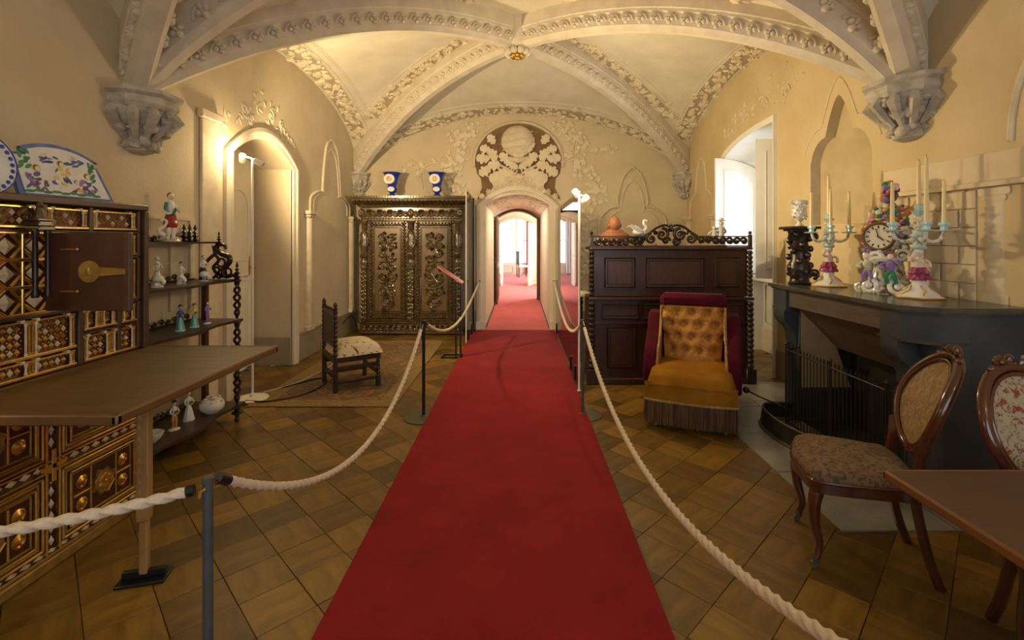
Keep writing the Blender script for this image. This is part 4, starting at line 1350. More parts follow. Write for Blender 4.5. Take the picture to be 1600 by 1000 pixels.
def figure(x, z, h, cols):
    for i, (mt, n) in enumerate(cols):
        paint('painted_drapery', mt, [(x + random.uniform(-.3, .3) * h, z + random.uniform(0, .62) * h, random.uniform(.06, .20) * h, random.uniform(.03, .09) * h, random.uniform(0, 3.1)) for k in range(n)], -.0052 - .0006 * i)
    paint('painted_halo', 'g_yellow', [(x, z + .82 * h, .15 * h, .15 * h, 0)], -.0056)
    paint('painted_hair', 'g_brown', [(x - .01 * h, z + .83 * h, .11 * h, .11 * h, 0)], -.0066)
    paint('painted_face', 'skin_glaze', [(x + .02 * h, z + .80 * h, .08 * h, .09 * h, 0)], -.0074)
figure(-.15, .035, .15, (('g_brown', 8), ('g_violet', 6), ('g_blue', 5)))
figure(-.02, .085, .14, (('g_blue', 7), ('g_yellow', 7), ('porcelain', 3)))
figure(.12, .03, .14, (('g_brown', 6), ('g_blue', 7), ('g_violet', 4)))
figure(.05, .03, .09, (('g_brown', 5), ('g_yellow', 3)))
paint('painted_grass', 'g_green', [(-.20 + .045 * k, .028 + .006 * (k % 2), .026, .008, 0) for k in range(9)], -.0062)
paint('painted_foliage', 'g_green', [(-.215 + random.uniform(-.012, .03), .16 + random.uniform(0, .09), .02, .010, random.uniform(0, 3)) for k in range(8)] + [(.155 + random.uniform(-.02, .015), .12 + random.uniform(0, .09), .018, .009, random.uniform(0, 3)) for k in range(8)], -.0060)
for cx0 in (-.09, .05):
    paint('painted_cloud', 'g_blue', [(cx0 + random.uniform(-.05, .05), .215 + random.uniform(-.02, .03), .022, .007, random.uniform(-.6, .6)) for k in range(7)], -.0056)
    paint('painted_cherub', 'skin_glaze', [(cx0 + random.uniform(-.03, .03), .235 + random.uniform(-.01, .02), .014, .007, random.uniform(0, 3)) for k in range(4)], -.0068)
paint('painted_inscription', 'g_brown', [(-.07 + .018 * k, .006, .005, .0035, 0) for k in range(9)], -.0060)
t = thing('round_plate', 'round white and blue plate cut off by the left edge above the cabinet', 'plate', (-2.62, 2.31, 1.812), PI / 2 - .1)
M_ = Matrix.Translation((0, 0, .165)) @ Matrix.Rotation(PI / 2 - .2, 4, 'X')
MB().lathe([(.09, -.01), (.10, -.004), (.13, .006), (.165, .016), (.165, .022), (.13, .012), (.09, .004)], seg=32, M=M_).build('dish', 'maiolica', t)
m = MB()
for k in range(28):
    a = 2 * PI * k / 28
    m.ell((.148 * math.cos(a), .148 * math.sin(a), .019), (.012, .012, .003), 6, 4, M=M_)
for k in range(14):
    a = 2 * PI * k / 14; m.ell((.06 * math.cos(a), .06 * math.sin(a), .006), (.018, .012, .003), 6, 4, M=M_)
m.tube([tuple(M_ @ Vector((.165 * math.cos(a), .165 * math.sin(a), .021))) for a in [2 * PI * k / 32 for k in range(32)]], .004, 5, closed=True)
m.build('blue_decoration', 'cobalt', t)

# ------------------------------------------------------------------ étagère
et = thing('etagere', 'dark carved four-tier shelf stand with pierced twisted posts beside the cabinet', 'shelf', (XL, 0, 0), PI / 2)
def shelf(z, x0, x1, dep, wob, th=.022):
    pl = [(x0, -.02), (x1, -.02)]
    n = 24
    fr = []
    for i in range(n + 1):
        u = i / n; x = x1 + (x0 - x1) * u
        fr.append((x, -(dep + wob * math.cos(u * 4 * PI) * .5 - wob * .5 * (1 - math.sin(u * PI)))))
    return MB().prism(pl + fr, z - th, z, 'xy').build('shelf', 'shelf_wood', et)
shelf(.16, 3.02, 4.30, .47, .05); shelf(.90, 3.02, 4.30, .45, .05); shelf(1.252, 3.02, 4.30, .40, .05); shelf(1.585, 3.02, 4.28, .24, .03, .016)
def twist_post(x, y, z0, z1, name='twisted_post'):
    m = MB()
    segs = [(z0, z0 + (z1 - z0) * .31), (z0 + (z1 - z0) * .34, z0 + (z1 - z0) * .66), (z0 + (z1 - z0) * .69, z1)]
    for a, b_ in segs:
        n = 26
        for ph in (0, PI):
            m.tube([(x + .022 * max(0, math.sin(PI * i / n)) ** .5 * math.cos(ph + i / n * 5 * PI), y + .022 * max(0, math.sin(PI * i / n)) ** .5 * math.sin(ph + i / n * 5 * PI), a + (b_ - a) * i / n) for i in range(n + 1)], .012, 6)
        m.lathe([(.018, -.02), (.034, -.012), (.034, .0), (.02, .012)], (x, y, b_), 10)
    m.build(name, 'ebony', et)
def finial(m, x, y, z, s=1.0):
    m.lathe([(.012, 0), (.03, .012), (.01, .025), (.008, .03), (.026, .042), (.008, .055), (.007, .06), (.02, .07), (.006, .082), (.005, .09), (.013, .098), (.003, .13)], seg=10, M=Matrix.Translation((x, y, z)) @ Matrix.Scale(s, 4))
for x in (4.24, 3.06):
    m = MB(); m.lathe([(.012, 0), (.024, .02), (.014, .04), (.02, .06), (.045, .075), (.045, .085), (.02, .10), (.03, .13), (.02, .155)], (x, -.43, 0), 12); finial(m, x, -.43, 1.262, 1.1); m.build('post_foot', 'ebony', et)
    twist_post(x, -.43, .165, 1.25)
    MB().box(x - .0, x + .04, -.16, -.11, 0, 1.235, .006).build('rear_post', 'mahogany_post', et)
    m = MB(); m.tube(spline([(x + .02, -.12, 1.25), (x + .02, -.10, 1.33), (x + .02, -.16, 1.42), (x + .02, -.24, 1.50), (x + .02, -.24, 1.575)]), .016, 6); m.build('scroll_bracket', 'mahogany_post', et)
    # dragon-like pierced bracket
    m = MB()
    def yz(p): return [(x, a, b_) for a, b_ in p]
    S = yz([(-.44, 1.265), (-.40, 1.29), (-.33, 1.28), (-.31, 1.34), (-.36, 1.40), (-.36, 1.45), (-.29, 1.48), (-.25, 1.52), (-.27, 1.56), (-.32, 1.55), (-.335, 1.52)])
    P = spline(S, 6); m.tube(P, [.012 + .012 * math.sin(PI * i / (len(P) - 1)) for i in range(len(P))], 8)
    S = yz([(-.22, 1.265), (-.25, 1.30), (-.22, 1.36), (-.27, 1.42), (-.24, 1.47), (-.22, 1.55)])
    P = spline(S, 6); m.tube(P, .013, 8)
    for q in ((-.30, 1.31, .035), (-.29, 1.40, .035), (-.25, 1.335, .025), (-.35, 1.32, .03), (-.27, 1.285, .02)):
        m.tube([(x, q[0] + q[2] * math.cos(k * PI / 6), q[1] + q[2] * math.sin(k * PI / 6)) for k in range(12)], .010, 6, closed=True)
    finial(m, x, -.27, 1.57, .8)
    m.build('dragon_bracket', 'ebony', et)
for z, d in ((.90, .06), (1.252, .05), (1.585, .04), (.16, .05)):
    m = MB(); n = 0
    xx = 3.1
    while xx < 4.2:
        m.scroll(xx, z + .035, .03, 1.2, PI, 1 if n % 2 else -1, .009, -.05, n=10, seg=5); xx += .075; n += 1
    m.box(3.05, 4.25, -.055, -.04, z, z + .012, .002)
    m.build('pierced_gallery', 'ebony', et)
m = MB()
for x in (4.10, 4.17, 4.24): finial(m, x, -.06, 1.585, 1.15)
m.build('finials', 'ebony', et)

# ------------------------------------------------------------------ figurines
def figurine(lab, loc, H, rot, skirt=None, torso='porcelain', hat=None, base='g_moss', hair='g_brown', trousers=None, extra=None, cat='figurine', grp=None):
    t = thing('porcelain_figurine', lab, cat, loc, rot, grp)
    s = H
    m = MB(); m.lathe([(.17 * s, 0), (.18 * s, .02 * s), (.15 * s, .05 * s), (.06 * s, .07 * s)], seg=14, sy=.8, lobes=5, amp=.06); m.build('base', base, t)
    if skirt:
        m = MB(); m.lathe([(.15 * s, .05 * s), (.145 * s, .10 * s), (.11 * s, .28 * s), (.075 * s, .42 * s), (.055 * s, .5 * s)], seg=16, lobes=8, amp=.07); m.build('skirt', skirt, t)
    else:
        for sx in (-1, 1):
            m = MB(); m.tube(spline([(sx * .045 * s, 0, .05 * s), (sx * .045 * s, -.02 * s, .18 * s), (sx * .045 * s, -.025 * s, .28 * s), (sx * .04 * s, 0, .46 * s)], 4), [.03 * s] * 4 + [.034 * s] * 5 + [.044 * s] * 4, 8); m.build('leg', trousers or 'porcelain', t)
    m = MB(); m.lathe([(.06 * s, .44 * s), (.058 * s, .5 * s), (.052 * s, .55 * s), (.075 * s, .64 * s), (.08 * s, .70 * s), (.055 * s, .75 * s), (.025 * s, .77 * s), (.024 * s, .80 * s)], seg=12, sy=.75); m.build('torso', torso, t)
    m = MB()
    m.tube(spline([(-.075 * s, 0, .71 * s), (-.12 * s, -.01 * s, .60 * s), (-.09 * s, -.07 * s, .53 * s), (-.03 * s, -.10 * s, .55 * s)], 4), .024 * s, 7)
    m.tube(spline([(.075 * s, 0, .71 * s), (.125 * s, -.01 * s, .61 * s), (.11 * s, -.07 * s, .58 * s), (.06 * s, -.11 * s, .64 * s)], 4), .024 * s, 7)
    m.build('arms', torso, t)
    m = MB(); m.ell((0, -.005 * s, .855 * s), (.052 * s, .058 * s, .068 * s), 12, 8); m.ell((0, -.062 * s, .85 * s), (.010 * s, .012 * s, .014 * s), 6, 4); m.build('head', 'skin_glaze', t)
    m = MB(); m.ell((0, .014 * s, .875 * s), (.057 * s, .055 * s, .062 * s), 10, 6); m.build('hair', hair, t)
    if hat:
        m = MB(); m.lathe([(.095 * s, .905 * s), (.098 * s, .912 * s), (.05 * s, .92 * s), (.045 * s, .965 * s), (.02 * s, .975 * s)], seg=14); m.build('hat', hat, t)
    if extra: extra(t, s)
    return t
def ex_goddess(t, s):
    m = MB(); P = spline([(-.08 * s, -.02 * s, .74 * s), (-.10 * s, -.03 * s, .6 * s), (0, -.07 * s, .52 * s), (.07 * s, -.03 * s, .62 * s)], 6); m.tube(P, .042 * s, 8, flat=.6); m.build('green_shawl', 'g_green', t)
    m = MB(); m.lathe([(.10 * s, .27 * s), (.12 * s, .33 * s), (.095 * s, .45 * s), (.07 * s, .55 * s)], seg=14, lobes=6, amp=.1, sy=.85); m.build('red_drape', 'g_red', t)
    m = MB(); P = spline([(-.16 * s, -.04 * s, .10 * s), (-.22 * s, -.05 * s, .22 * s), (-.14 * s, -.06 * s, .28 * s), (-.10 * s, -.07 * s, .38 * s), (-.16 * s, -.06 * s, .42 * s), (-.2 * s, -.06 * s, .38 * s)], 6); m.tube(P, [.034 * s - .02 * s * i / len(P) for i in range(len(P))], 8); m.ell((-.17 * s, -.04 * s, .14 * s), (.07 * s, .06 * s, .05 * s)); m.build('swan_at_foot', 'porcelain', t)
    m = MB()
    for k in range(12): m.ell((.14 * s * math.cos(k), .10 * s * math.sin(k), (.05 + .01 * (k % 3)) * s), (.05 * s, .04 * s, .035 * s), 6, 4)
    m.build('rock_flowers', 'porcelain_painted', t)
def ex_seat(t, s):
    m = MB(); m.ell((.0, -.05 * s, .25 * s), (.17 * s, .15 * s, .13 * s), 12, 7); m.ell((.1 * s, -.1 * s, .16 * s), (.1 * s, .09 * s, .1 * s), 10, 6); m.build('lap_drapery', 'porcelain_flowers', t)
def ex_basket(t, s):
    m = MB(); m.lathe([(.05 * s, 0), (.075 * s, .06 * s), (.07 * s, .065 * s)], (.02 * s, -.11 * s, .52 * s), 10); m.build('basket', 'g_yellow', t)
    m = MB()
    for k in range(7): m.ell((.02 * s + .04 * s * math.cos(k), -.11 * s + .04 * s * math.sin(k), .60 * s), .025 * s, 6, 4)
    m.build('flowers', 'g_green', t)
R_ = PI / 2 - .5
figurine('large porcelain goddess figurine in red and green drapery on the top shelf', (-2.77, 3.82, 1.585), .42, R_, None, 'porcelain', None, 'g_moss', 'g_brown', 'porcelain', ex_goddess)
figurine('tall seated porcelain group on the third shelf next to the cabinet edge', (-2.66, 3.53, 1.252), .245, R_, 'porcelain_flowers', 'porcelain_painted', None, 'porcelain', 'porcelain', None, ex_seat)
figurine('small porcelain figure leaning sideways, middle of the three on the third shelf', (-2.66, 3.78, 1.252), .185, R_ - .4, 'porcelain_flowers', 'porcelain', 'g_black', 'porcelain_painted', 'g_black', None, ex_seat)
figurine('porcelain lady with dark green lap beside the dragon-shaped bracket', (-2.66, 4.05, 1.252), .235, R_, 'g_black', 'porcelain', None, 'porcelain', 'g_brown', None, ex_seat)
figurine('small figurine in a dark blue coat and hat on the second shelf', (-2.61, 3.70, .90), .21, R_, 'g_teal', 'g_blue', 'g_black', 'porcelain', 'g_black')
figurine('small figurine with teal skirt and yellow top on the second shelf', (-2.61, 3.86, .90), .20, R_, 'g_teal', 'g_yellow', 'g_brown', 'porcelain', 'g_brown', None, ex_basket)
figurine('small figurine in lilac clothes at the far end of the second shelf', (-2.61, 4.02, .90), .20, R_ + .4, None, 'g_violet', None, 'porcelain', 'g_brown', 'g_violet')
figurine('porcelain man with orange breeches and black hat on the lowest shelf', (-2.62, 3.65, .16), .235, R_, None, 'porcelain', 'g_black', 'porcelain', 'g_brown', 'g_orange', ex_basket)
figurine('white porcelain lady holding a green posy on the lowest shelf', (-2.64, 3.84, .16), .25, R_, 'porcelain', 'porcelain', None, 'porcelain', 'g_black', None, ex_basket)
t = thing('covered_bowl', 'round white porcelain bowl with floral lid on the lowest shelf', 'bowl', (-2.57, 4.02, .16))
MB().lathe([(.05, 0), (.055, .006), (.085, .03), (.095, .06), (.09, .085), (.086, .09)], seg=22).build('bowl', 'porcelain', t)
m = MB(); m.lathe([(.087, .09), (.07, .11), (.03, .125), (.006, .13)], seg=20); m.ell((0, 0, .145), .014, 8, 6)
for k in range(14): m.ell((.055 * math.cos(k * 2.4) * (.5 + .5 * (k % 2)), .055 * math.sin(k * 2.4) * (.5 + .5 * (k % 2)), .122), (.016, .016, .01), 6, 4)
m.build('lid', 'porcelain_painted', t)
t = thing('small_dish', 'white porcelain dish half hidden behind the support post on the lowest shelf', 'dish', (-2.62, 3.42, .16))
MB().lathe([(.03, 0), (.035, .005), (.07, .04), (.075, .07), (.07, .072), (.03, .012)], seg=18, lobes=8, amp=.05).build('dish', 'porcelain', t)

# ------------------------------------------------------------------ carved chair on the rug
ch = thing('carved_chair', 'low dark carved chair with a pale floral seat on the rug', 'chair', (-1.87, 5.33, .0115), 2.178)
def bobbin(m, x, y, z0, z1, r=.022, n=7):
    pr = []
    for i in range(n * 4 + 1):
        z = z0 + (z1 - z0) * i / (n * 4)
        pr.append((r * (.62 + .38 * abs(math.sin(i * PI / 4))), z))
    m.lathe(pr, (x, y, 0), 10)
hw, hd = .245, .225
for sx in (-1, 1):
    m = MB(); m.box(sx * hw - .022, sx * hw + .022, -hd - .022, -hd + .022, 0, .12, .005); bobbin(m, sx * hw, -hd, .12, .30, .022, 4); m.box(sx * hw - .022, sx * hw + .022, -hd - .022, -hd + .022, .30, .37, .004); m.build('leg', 'chair_dark', ch)
    m = MB(); m.box(sx * hw - .022, sx * hw + .022, hd - .022, hd + .022, 0, .37, .005); bobbin(m, sx * hw, hd, .37, .86, .026, 10)
    m.lathe([(.022, .86), (.026, .875), (.012, .885), (.022, .90), (.022, .915), (.006, .94)], (sx * hw, hd, 0), 10); m.build('back_stile', 'chair_dark', ch)
m = MB()
for y in (-hd, hd): m.box(-hw, hw, y - .014, y + .014, .305, .37, .004); m.box(-hw, hw, y - .012, y + .012, .13, .185, .004)
for sx in (-1, 1): m.box(sx * hw - .014, sx * hw + .014, -hd, hd, .305, .37, .004); m.box(sx * hw - .012, sx * hw + .012, -hd, hd, .22, .265, .004); m.box(sx * hw - .012, sx * hw + .012, -hd, hd, .08, .115, .004)
m.build('seat_rail', 'chair_dark', ch)
m = MB()
for y, z in ((-hd - .013, .16), (hd + .013, .16), (-hd - .015, .34)):
    for k in range(9): m.scroll(-.2 + .05 * k, z, .020, 1.2, 0, 1 if k % 2 else -1, .006, y, n=8, seg=5)
m.build('carved_stretcher', 'chair_dark', ch)
def cushion(x0, x1, y0, y1, z0, h, mt, par, nm='seat', pw=.38, slack=.02):
    m = MB()
    def f(u, v):
        a, b_ = 2 * u - 1, 2 * v - 1
        e = max(0, (1 - a ** 4) * (1 - b_ ** 4))
        return (x0 + (x1 - x0) * u, y0 + (y1 - y0) * v, z0 + h * e ** pw)
    m.grid(f, 20, 20)
    m.quad((x0, y0, z0), (x1, y0, z0), (x1, y1, z0), (x0, y1, z0))
    return m.build(nm, mt, par, True, 80)
cushion(-hw - .035, hw + .035, -hd - .045, hd - .0, .365, .125, 'chair_floral', ch)
MB().box(-hw + .02, hw - .02, hd - .012, hd + .012, .50, .80, .006).build('back_panel', 'leather', ch)
m = MB(); m.box(-hw, hw, hd - .016, hd + .016, .80, .84, .004); m.box(-hw, hw, hd - .016, hd + .016, .47, .50, .004)
for k in range(9): m.scroll(-.2 + .05 * k, .852, .022, 1.2, 0, 1 if k % 2 else -1, .007, hd, n=8, seg=5)
m.build('back_rail', 'chair_dark', ch)

# ------------------------------------------------------------------ wardrobe
wd = thing('carved_wardrobe', 'massive carved oak wardrobe with two scrollwork doors', 'wardrobe', (-1.83, 8.33, 0))
W, Dp = .86, .235
MB().box(-W + .03, W - .03, -Dp + .03, Dp, .05, 2.1, .005).build('carcass', 'carved_oak', wd)
m = MB(); m.box(-W, W, -Dp, Dp, .03, .20, .01); m.box(-W - .02, W + .02, -Dp - .015, Dp, .20, .225, .006); m.box(-W - .02, W + .02, -Dp - .02, Dp, 0.02, .06, .008)
pb = m.build('plinth', 'carved_oak', wd)
m = MB()
for k in range(17):
    x = -.78 + .0975 * k
    m.scroll(x, .13, .045, 1.3, PI * (k % 2), 1 if k % 2 else -1, .018, -Dp, n=12, seg=6); m.acanthus(x + .045, .12, PI / 2 + (.5 if k % 2 else -.5), .07, .035, -Dp)
m.build('plinth_carving', 'carved_oak', pb)
for sx in (-W + .03, W - .09): 
    pass
m = MB(); m.box(-W + .02, W - .02, -Dp + .0, Dp, 1.93, 2.15, .008); m.box(-W, W, -Dp - .02, Dp, 1.925, 1.95, .006); fz = m.build('frieze', 'carved_oak', wd)
m = MB()
for k in range(19):
    x = -.78 + .0867 * k
    m.scroll(x, 2.05, .058, 1.5, PI * (k % 2), 1 if k % 2 else -1, .020, -Dp, n=14, seg=6); m.acanthus(x + .04, 2.06, PI / 2 + (1.0 if k % 2 else -1.0), .085, .04, -Dp)
for x in (-.83, 0, .83): m.ell((x, -Dp - .01, 2.05), (.05, .035, .08), 10, 8); m.rosette(x, 2.06, .05, 6, -Dp - .035, .015)
for k in range(34): m.ell((-.82 + .0497 * k, -Dp - .02, 1.965), (.018, .014, .016), 6, 4)
m.build('frieze_carving', 'carved_oak', fz)
m = MB()
prof = [(0, 2.15), (-.03, 2.16), (-.035, 2.19), (-.07, 2.21), (-.10, 2.25), (-.105, 2.29), (-.125, 2.30), (-.125, 2.335), (0, 2.335)]
for i in range(len(prof) - 2):
    (d0, z0), (d1, z1) = prof[i], prof[i + 1]
    for (a, b_) in (((-W - d0 * -1 * -1, -Dp + d0), (W + -d0, -Dp + d0)),):
        A = [(-W + d0, -Dp + d0, z0), (W - d0, -Dp + d0, z0), (W - d1, -Dp + d1, z1), (-W + d1, -Dp + d1, z1)]
        m.quad(*A)
        m.quad((-W + d0, Dp, z0), (-W + d0, -Dp + d0, z0), (-W + d1, -Dp + d1, z1), (-W + d1, Dp, z1))
        m.quad((W - d0, -Dp + d0, z0), (W - d0, Dp, z0), (W - d1, Dp, z1), (W - d1, -Dp + d1, z1))
m.quad((-W - .125, -Dp - .125, 2.335), (W + .125, -Dp - .125, 2.335), (W + .125, Dp, 2.335), (-W - .125, Dp, 2.335))
co = m.build('cornice', 'carved_oak', wd)
m = MB()
for k in range(28):
    x = -.9 + .0667 * k
    m.acanthus(x, 2.185, PI / 2, .10, .05, -Dp - .085, 5, 2.2); m.ell((x + .033, -Dp - .07, 2.22), (.016, .03, .03), 8, 5)
for k in range(42): m.ell((-.96 + .0468 * k, -Dp - .126, 2.318), (.016, .01, .014), 6, 4)
m.build('cornice_carving', 'carved_oak', co)
# caryatid columns
def caryatid(x):
    m = MB(); y = -Dp + .01
    m.lathe([(.05, .235), (.055, .26), (.035, .29), (.05, .36), (.055, .45), (.04, .55), (.055, .62), (.06, .72), (.045, .85), (.055, .92), (.06, 1.0), (.05, 1.1), (.07, 1.22), (.07, 1.25), (.05, 1.28), (.055, 1.36), (.07, 1.46), (.072, 1.53), (.06, 1.60), (.07, 1.68), (.055, 1.73), (.03, 1.76), (.045, 1.80), (.045, 1.85), (.06, 1.88), (.075, 1.90), (.075, 1.925)], (x, y, 0), 12)
    random.seed(int(x * 50) + 90)
    for z in [.30 + .075 * k for k in range(12)]:
        for a in (-2.2, -1.57, -.9): m.ell((x + .052 * math.cos(a), y + .052 * math.sin(a), z + random.uniform(-.02, .02)), (.024, .022, .028), 8, 5)
    for k in (-1, 1):
        m.tube(spline([(x + k * .06, y - .02, 1.64), (x + k * .075, y - .04, 1.55), (x + k * .03, y - .075, 1.48)], 4), .018, 6); m.scroll(x + k * .03, 1.18, .028, 1.3, 0, k, .012, y - .06, n=10)
    for k in range(5): m.leaf(x - .04 + .02 * k, 1.27, PI / 2, .14, .03, .02, y - .055)
    m.build('caryatid_column', 'carved_oak', wd)
for x in (-W + .07, 0, W - .07): caryatid(x)
# doors
def wdoor(x0, x1, sgn):
    d = MB().box(x0, x1, -Dp + .012, -Dp + .05, .235, 1.915, .006).build('door', 'carved_oak', wd)
    cx_ = (x0 + x1) / 2
    MB().box(x0 + .13, x1 - .13, -Dp + .006, -Dp + .02, .40, 1.80, .006).build('panel', 'panel_oak', d)
    m = MB(); y = -Dp + .012
    # carved border running round the panel
    for z in [.27 + .055 * k for k in range(30)]:
        for q in (x0 + .062, x1 - .062):
            m.acanthus(q, z, PI / 2, .07, .035, y, 3, 2.0); m.ell((q, y - .012, z + .01), (.022, .026, .022), 8, 5)
    for q in [x0 + .09 + .055 * k for k in range(int((x1 - x0 - .18) / .055) + 1)]:
        for z in (.30, 1.86): m.acanthus(q, z - .02, PI / 2, .07, .035, y, 3, 2.0); m.ell((q, y - .012, z), (.022, .026, .02), 8, 5)
    for q in (x0 + .115, x1 - .115): m.box(q - .008, q + .008, y - .016, y, .365, 1.83, .004)
    for z in (.365, 1.822): m.box(x0 + .115, x1 - .115, y - .016, y, z - .008, z + .008, .004)
    m.build('door_border', 'carved_oak', d)
    m = MB(); y = -Dp + .006
    def both(x, z, r, tn, a0, dr, th):
        m.scroll(cx_ + x, z, r, tn, a0, dr, th, y); 
    stem = spline([(cx_ - .0, y - .008, .50), (cx_ + .05 * sgn, y - .012, .66), (cx_ - .06 * sgn, y - .012, .85), (cx_ + .06 * sgn, y - .012, 1.08), (cx_ - .05 * sgn, y - .012, 1.32), (cx_, y - .012, 1.52), (cx_, y - .01, 1.66)], 8)
    m.tube(stem, [.020 - .008 * i / len(stem) for i in range(len(stem))], 8)
    for (x, z, r, tn, a0, dr) in ((-.02, .55, .105, 1.5, -PI / 2, 1), (.0, .55, .075, 1.2, PI / 2, -1), (.06, .71, .07, 1.4, PI, -1), (-.07, .73, .07, 1.4, 0, 1), (.02, .82, .06, 1.3, 0, 1), (-.075, .95, .06, 1.4, -1, -1), (.07, .98, .065, 1.4, PI + 1, 1),
                                   (.075, 1.13, .055, 1.4, PI, -1), (-.06, 1.17, .07, 1.4, 0, 1), (.06, 1.30, .06, 1.4, PI, 1), (-.07, 1.37, .05, 1.4, 0, -1), (-.07, 1.50, .062, 1.5, -.5, 1), (.07, 1.50, .062, 1.5, PI + .5, -1), (-.065, 1.66, .055, 1.4, -1.2, -1), (.065, 1.66, .055, 1.4, PI + 1.2, 1)):
        m.scroll(cx_ + x * sgn * 1.15, z, r * 1.22, tn, a0 if sgn > 0 else PI - a0, dr * sgn, .021, y - .004, n=18)
        for k in range(4):
            a = random.uniform(0, 2 * PI)
            m.acanthus(cx_ + x * sgn * 1.15 + r * .8 * math.cos(a), z + r * .8 * math.sin(a), a, r * .95, .036, y, 5, 1.9)
    m.build('scroll_carving', 'carved_oak', d)
random.seed(8)
wdoor(-W + .12, -.05, 1); wdoor(.05, W - .12, -1)
m = MB()
for s_ in (-1, 1):
    for sy in (-1, 1): m.lathe([(.05, 0), (.06, .02), (.05, .04)], (s_ * (W - .08), sy * (Dp - .08), 0), 12)
m.build('feet', 'carved_oak', wd)

def urn(x, y, z, lab):
    t = thing('porcelain_urn', lab, 'vase', (x, y, z))
    MB().lathe([(.085, 0), (.09, .015), (.07, .03), (.04, .06), (.045, .075), (.075, .10), (.088, .14), (.08, .17), (.072, .19), (.085, .23), (.10, .29), (.125, .36), (.155, .41), (.16, .415), (.145, .41), (.10, .33)], seg=24).build('body', 'cobalt', t)
    m = MB()
    M1 = Matrix.Translation((-.02, 0, .27)) @ Matrix.Rotation(.1, 4, 'Y')
    m.prism([(a * .09 - .02, .27 + b_ * .085 + .03) for a, b_ in [(math.cos(k * PI / 8), math.sin(k * PI / 8)) for k in range(16)]], -.135, -.07)
    m.prism([(a * .06, .13 + b_ * .042) for a, b_ in [(math.cos(k * PI / 6), math.sin(k * PI / 6)) for k in range(12)]], -.092, -.05)
    m.build('white_reserve', 'porcelain', t)
    m = MB()
    for k in range(6): m.ell((-.02 + .03 * math.cos(k * 1.05), -.137, .30 + .03 * math.sin(k * 1.05)), (.016, .006, .016), 6, 4)
    m.lathe([(.157, .412), (.161, .416), (.157, .42)], seg=24); m.lathe([(.089, .0), (.092, .008), (.089, .016)], seg=20)
    m.build('gilt_painting', 'g_gold', t)
urn(-2.19, 8.27, 2.336, 'flared blue and white porcelain urn at the left on the wardrobe')
urn(-1.42, 8.27, 2.336, 'flared blue and white porcelain urn at the right on the wardrobe')

# ------------------------------------------------------------------ reading stand, stanchions, ropes, glass
t = thing('reading_stand', 'black metal stand with a slanted red information panel by the wardrobe', 'sign', (-.86, 6.5, 0))
m = MB(); m.box(-.012, .012, -.012, .012, 0, 1.02, .003); m.box(.05, .074, -.012, .012, 0, 1.02, .003); m.build('post', 'black_steel', t)
m = MB(); m.box(-.20, .085, -.012, .012, 0, .02, .003); m.box(-.20, .085, .16, .184, 0, .02, .003); m.box(-.20, -.176, -.012, .184, 0, .02, .003); m.box(.06, .085, -.012, .184, 0, .02, .003); m.build('base_frame', 'black_steel', t)
o = MB().box(-.20, .20, -.13, .13, -.012, .012, .004).build('panel', 'sign_red', t)
o.matrix_local = Matrix.Translation((-.07, 0, 1.13)) @ Matrix.Rotation(.6, 4, 'Y') @ Matrix.Rotation(-.03, 4, 'X')

def stanchion(x, y, lab, h=.873, mt='grey_steel', grp=None):
    t = thing('rope_stanchion', lab, 'stanchion', (x, y, 0.001), 0, grp)
    m = MB(); m.lathe([(.178, 0), (.18, .004), (.176, .009), (.03, .011), (.02, .024)], seg=32); m.build('base', 'base_steel', t)
    m = MB(); m.lathe([(.0145, .018), (.0145, h - .02), (.017, h - .018), (.017, h - .004), (.012, h)], seg=14); m.build('pole', mt, t)
    m = MB()
    for a in (0, PI): m.tube([(.0, .017 * math.cos(a), h - .03), (0, .035 * math.cos(a), h - .03), (0, .04 * math.cos(a), h - .045)], .005, 6)
    m.build('hook', 'brass', t)
    return t
S1 = stanchion(-.956, 1.476, 'slate grey rope stanchion nearest the viewer on the left')
S2 = stanchion(-.866, 4.34, 'dark rope stanchion left of the carpet in front of the rug', mt='black_steel')
S3 = stanchion(.575, 4.40, 'dark rope stanchion right of the carpet beside the tall desk')
S4 = stanchion(-1.95, 1.10, 'rope stanchion outside the left edge of the picture')
S5 = stanchion(.66, .75, 'rope stanchion outside the lower right edge of the picture')
def rope(a, b_, sag, lab, r=.0145, skew=0.0, ends=(True, True)):
    a, b_ = Vector(a), Vector(b_)
    t = thing('barrier_rope', lab, 'rope', a)
    n = 640
    P = []
    for i in range(n + 1):
        u = i / n
        p = (b_ - a) * u
        uu = u ** (1 + skew) if skew >= 0 else 1 - (1 - u) ** (1 - skew)
        p.z -= sag * 4 * uu * (1 - uu)
        P.append(p)
    k0, k1 = 14, n - 14
    m = MB(); m.tube(P[k0:k1 + 1], r, 15, lobes=3, amp=.2, twist=118); m.build('twisted_cord', 'rope', t, True, 60)
    for i, q in enumerate((P[0:k0 + 2], P[k1 - 1:])):
        m = MB(); m.tube(q[::4], r * 1.2, 10); m.build('end_cap', 'black_steel', t)
zz = .85
rope((-.955, 1.52, zz), (-.868, 4.30, zz), .47, 'pale rope sagging along the left side of the carpet')
rope((-.99, 1.465, zz - .01), (-1.93, 1.13, zz), .04, 'thick pale rope crossing in front of the gilded chest')
rope((-.866, 4.38, zz), (-.70, 8.44, .88), .32, 'far pale rope from the left stanchion to the doorway', skew=-.25)
rope((.576, 4.36, zz), (.66, .80, zz), .40, 'long pale rope running down the right side of the carpet')
rope((.578, 4.44, zz), (.60, 8.44, .88), .33, 'far pale rope from the right stanchion to the doorway', skew=-.3)

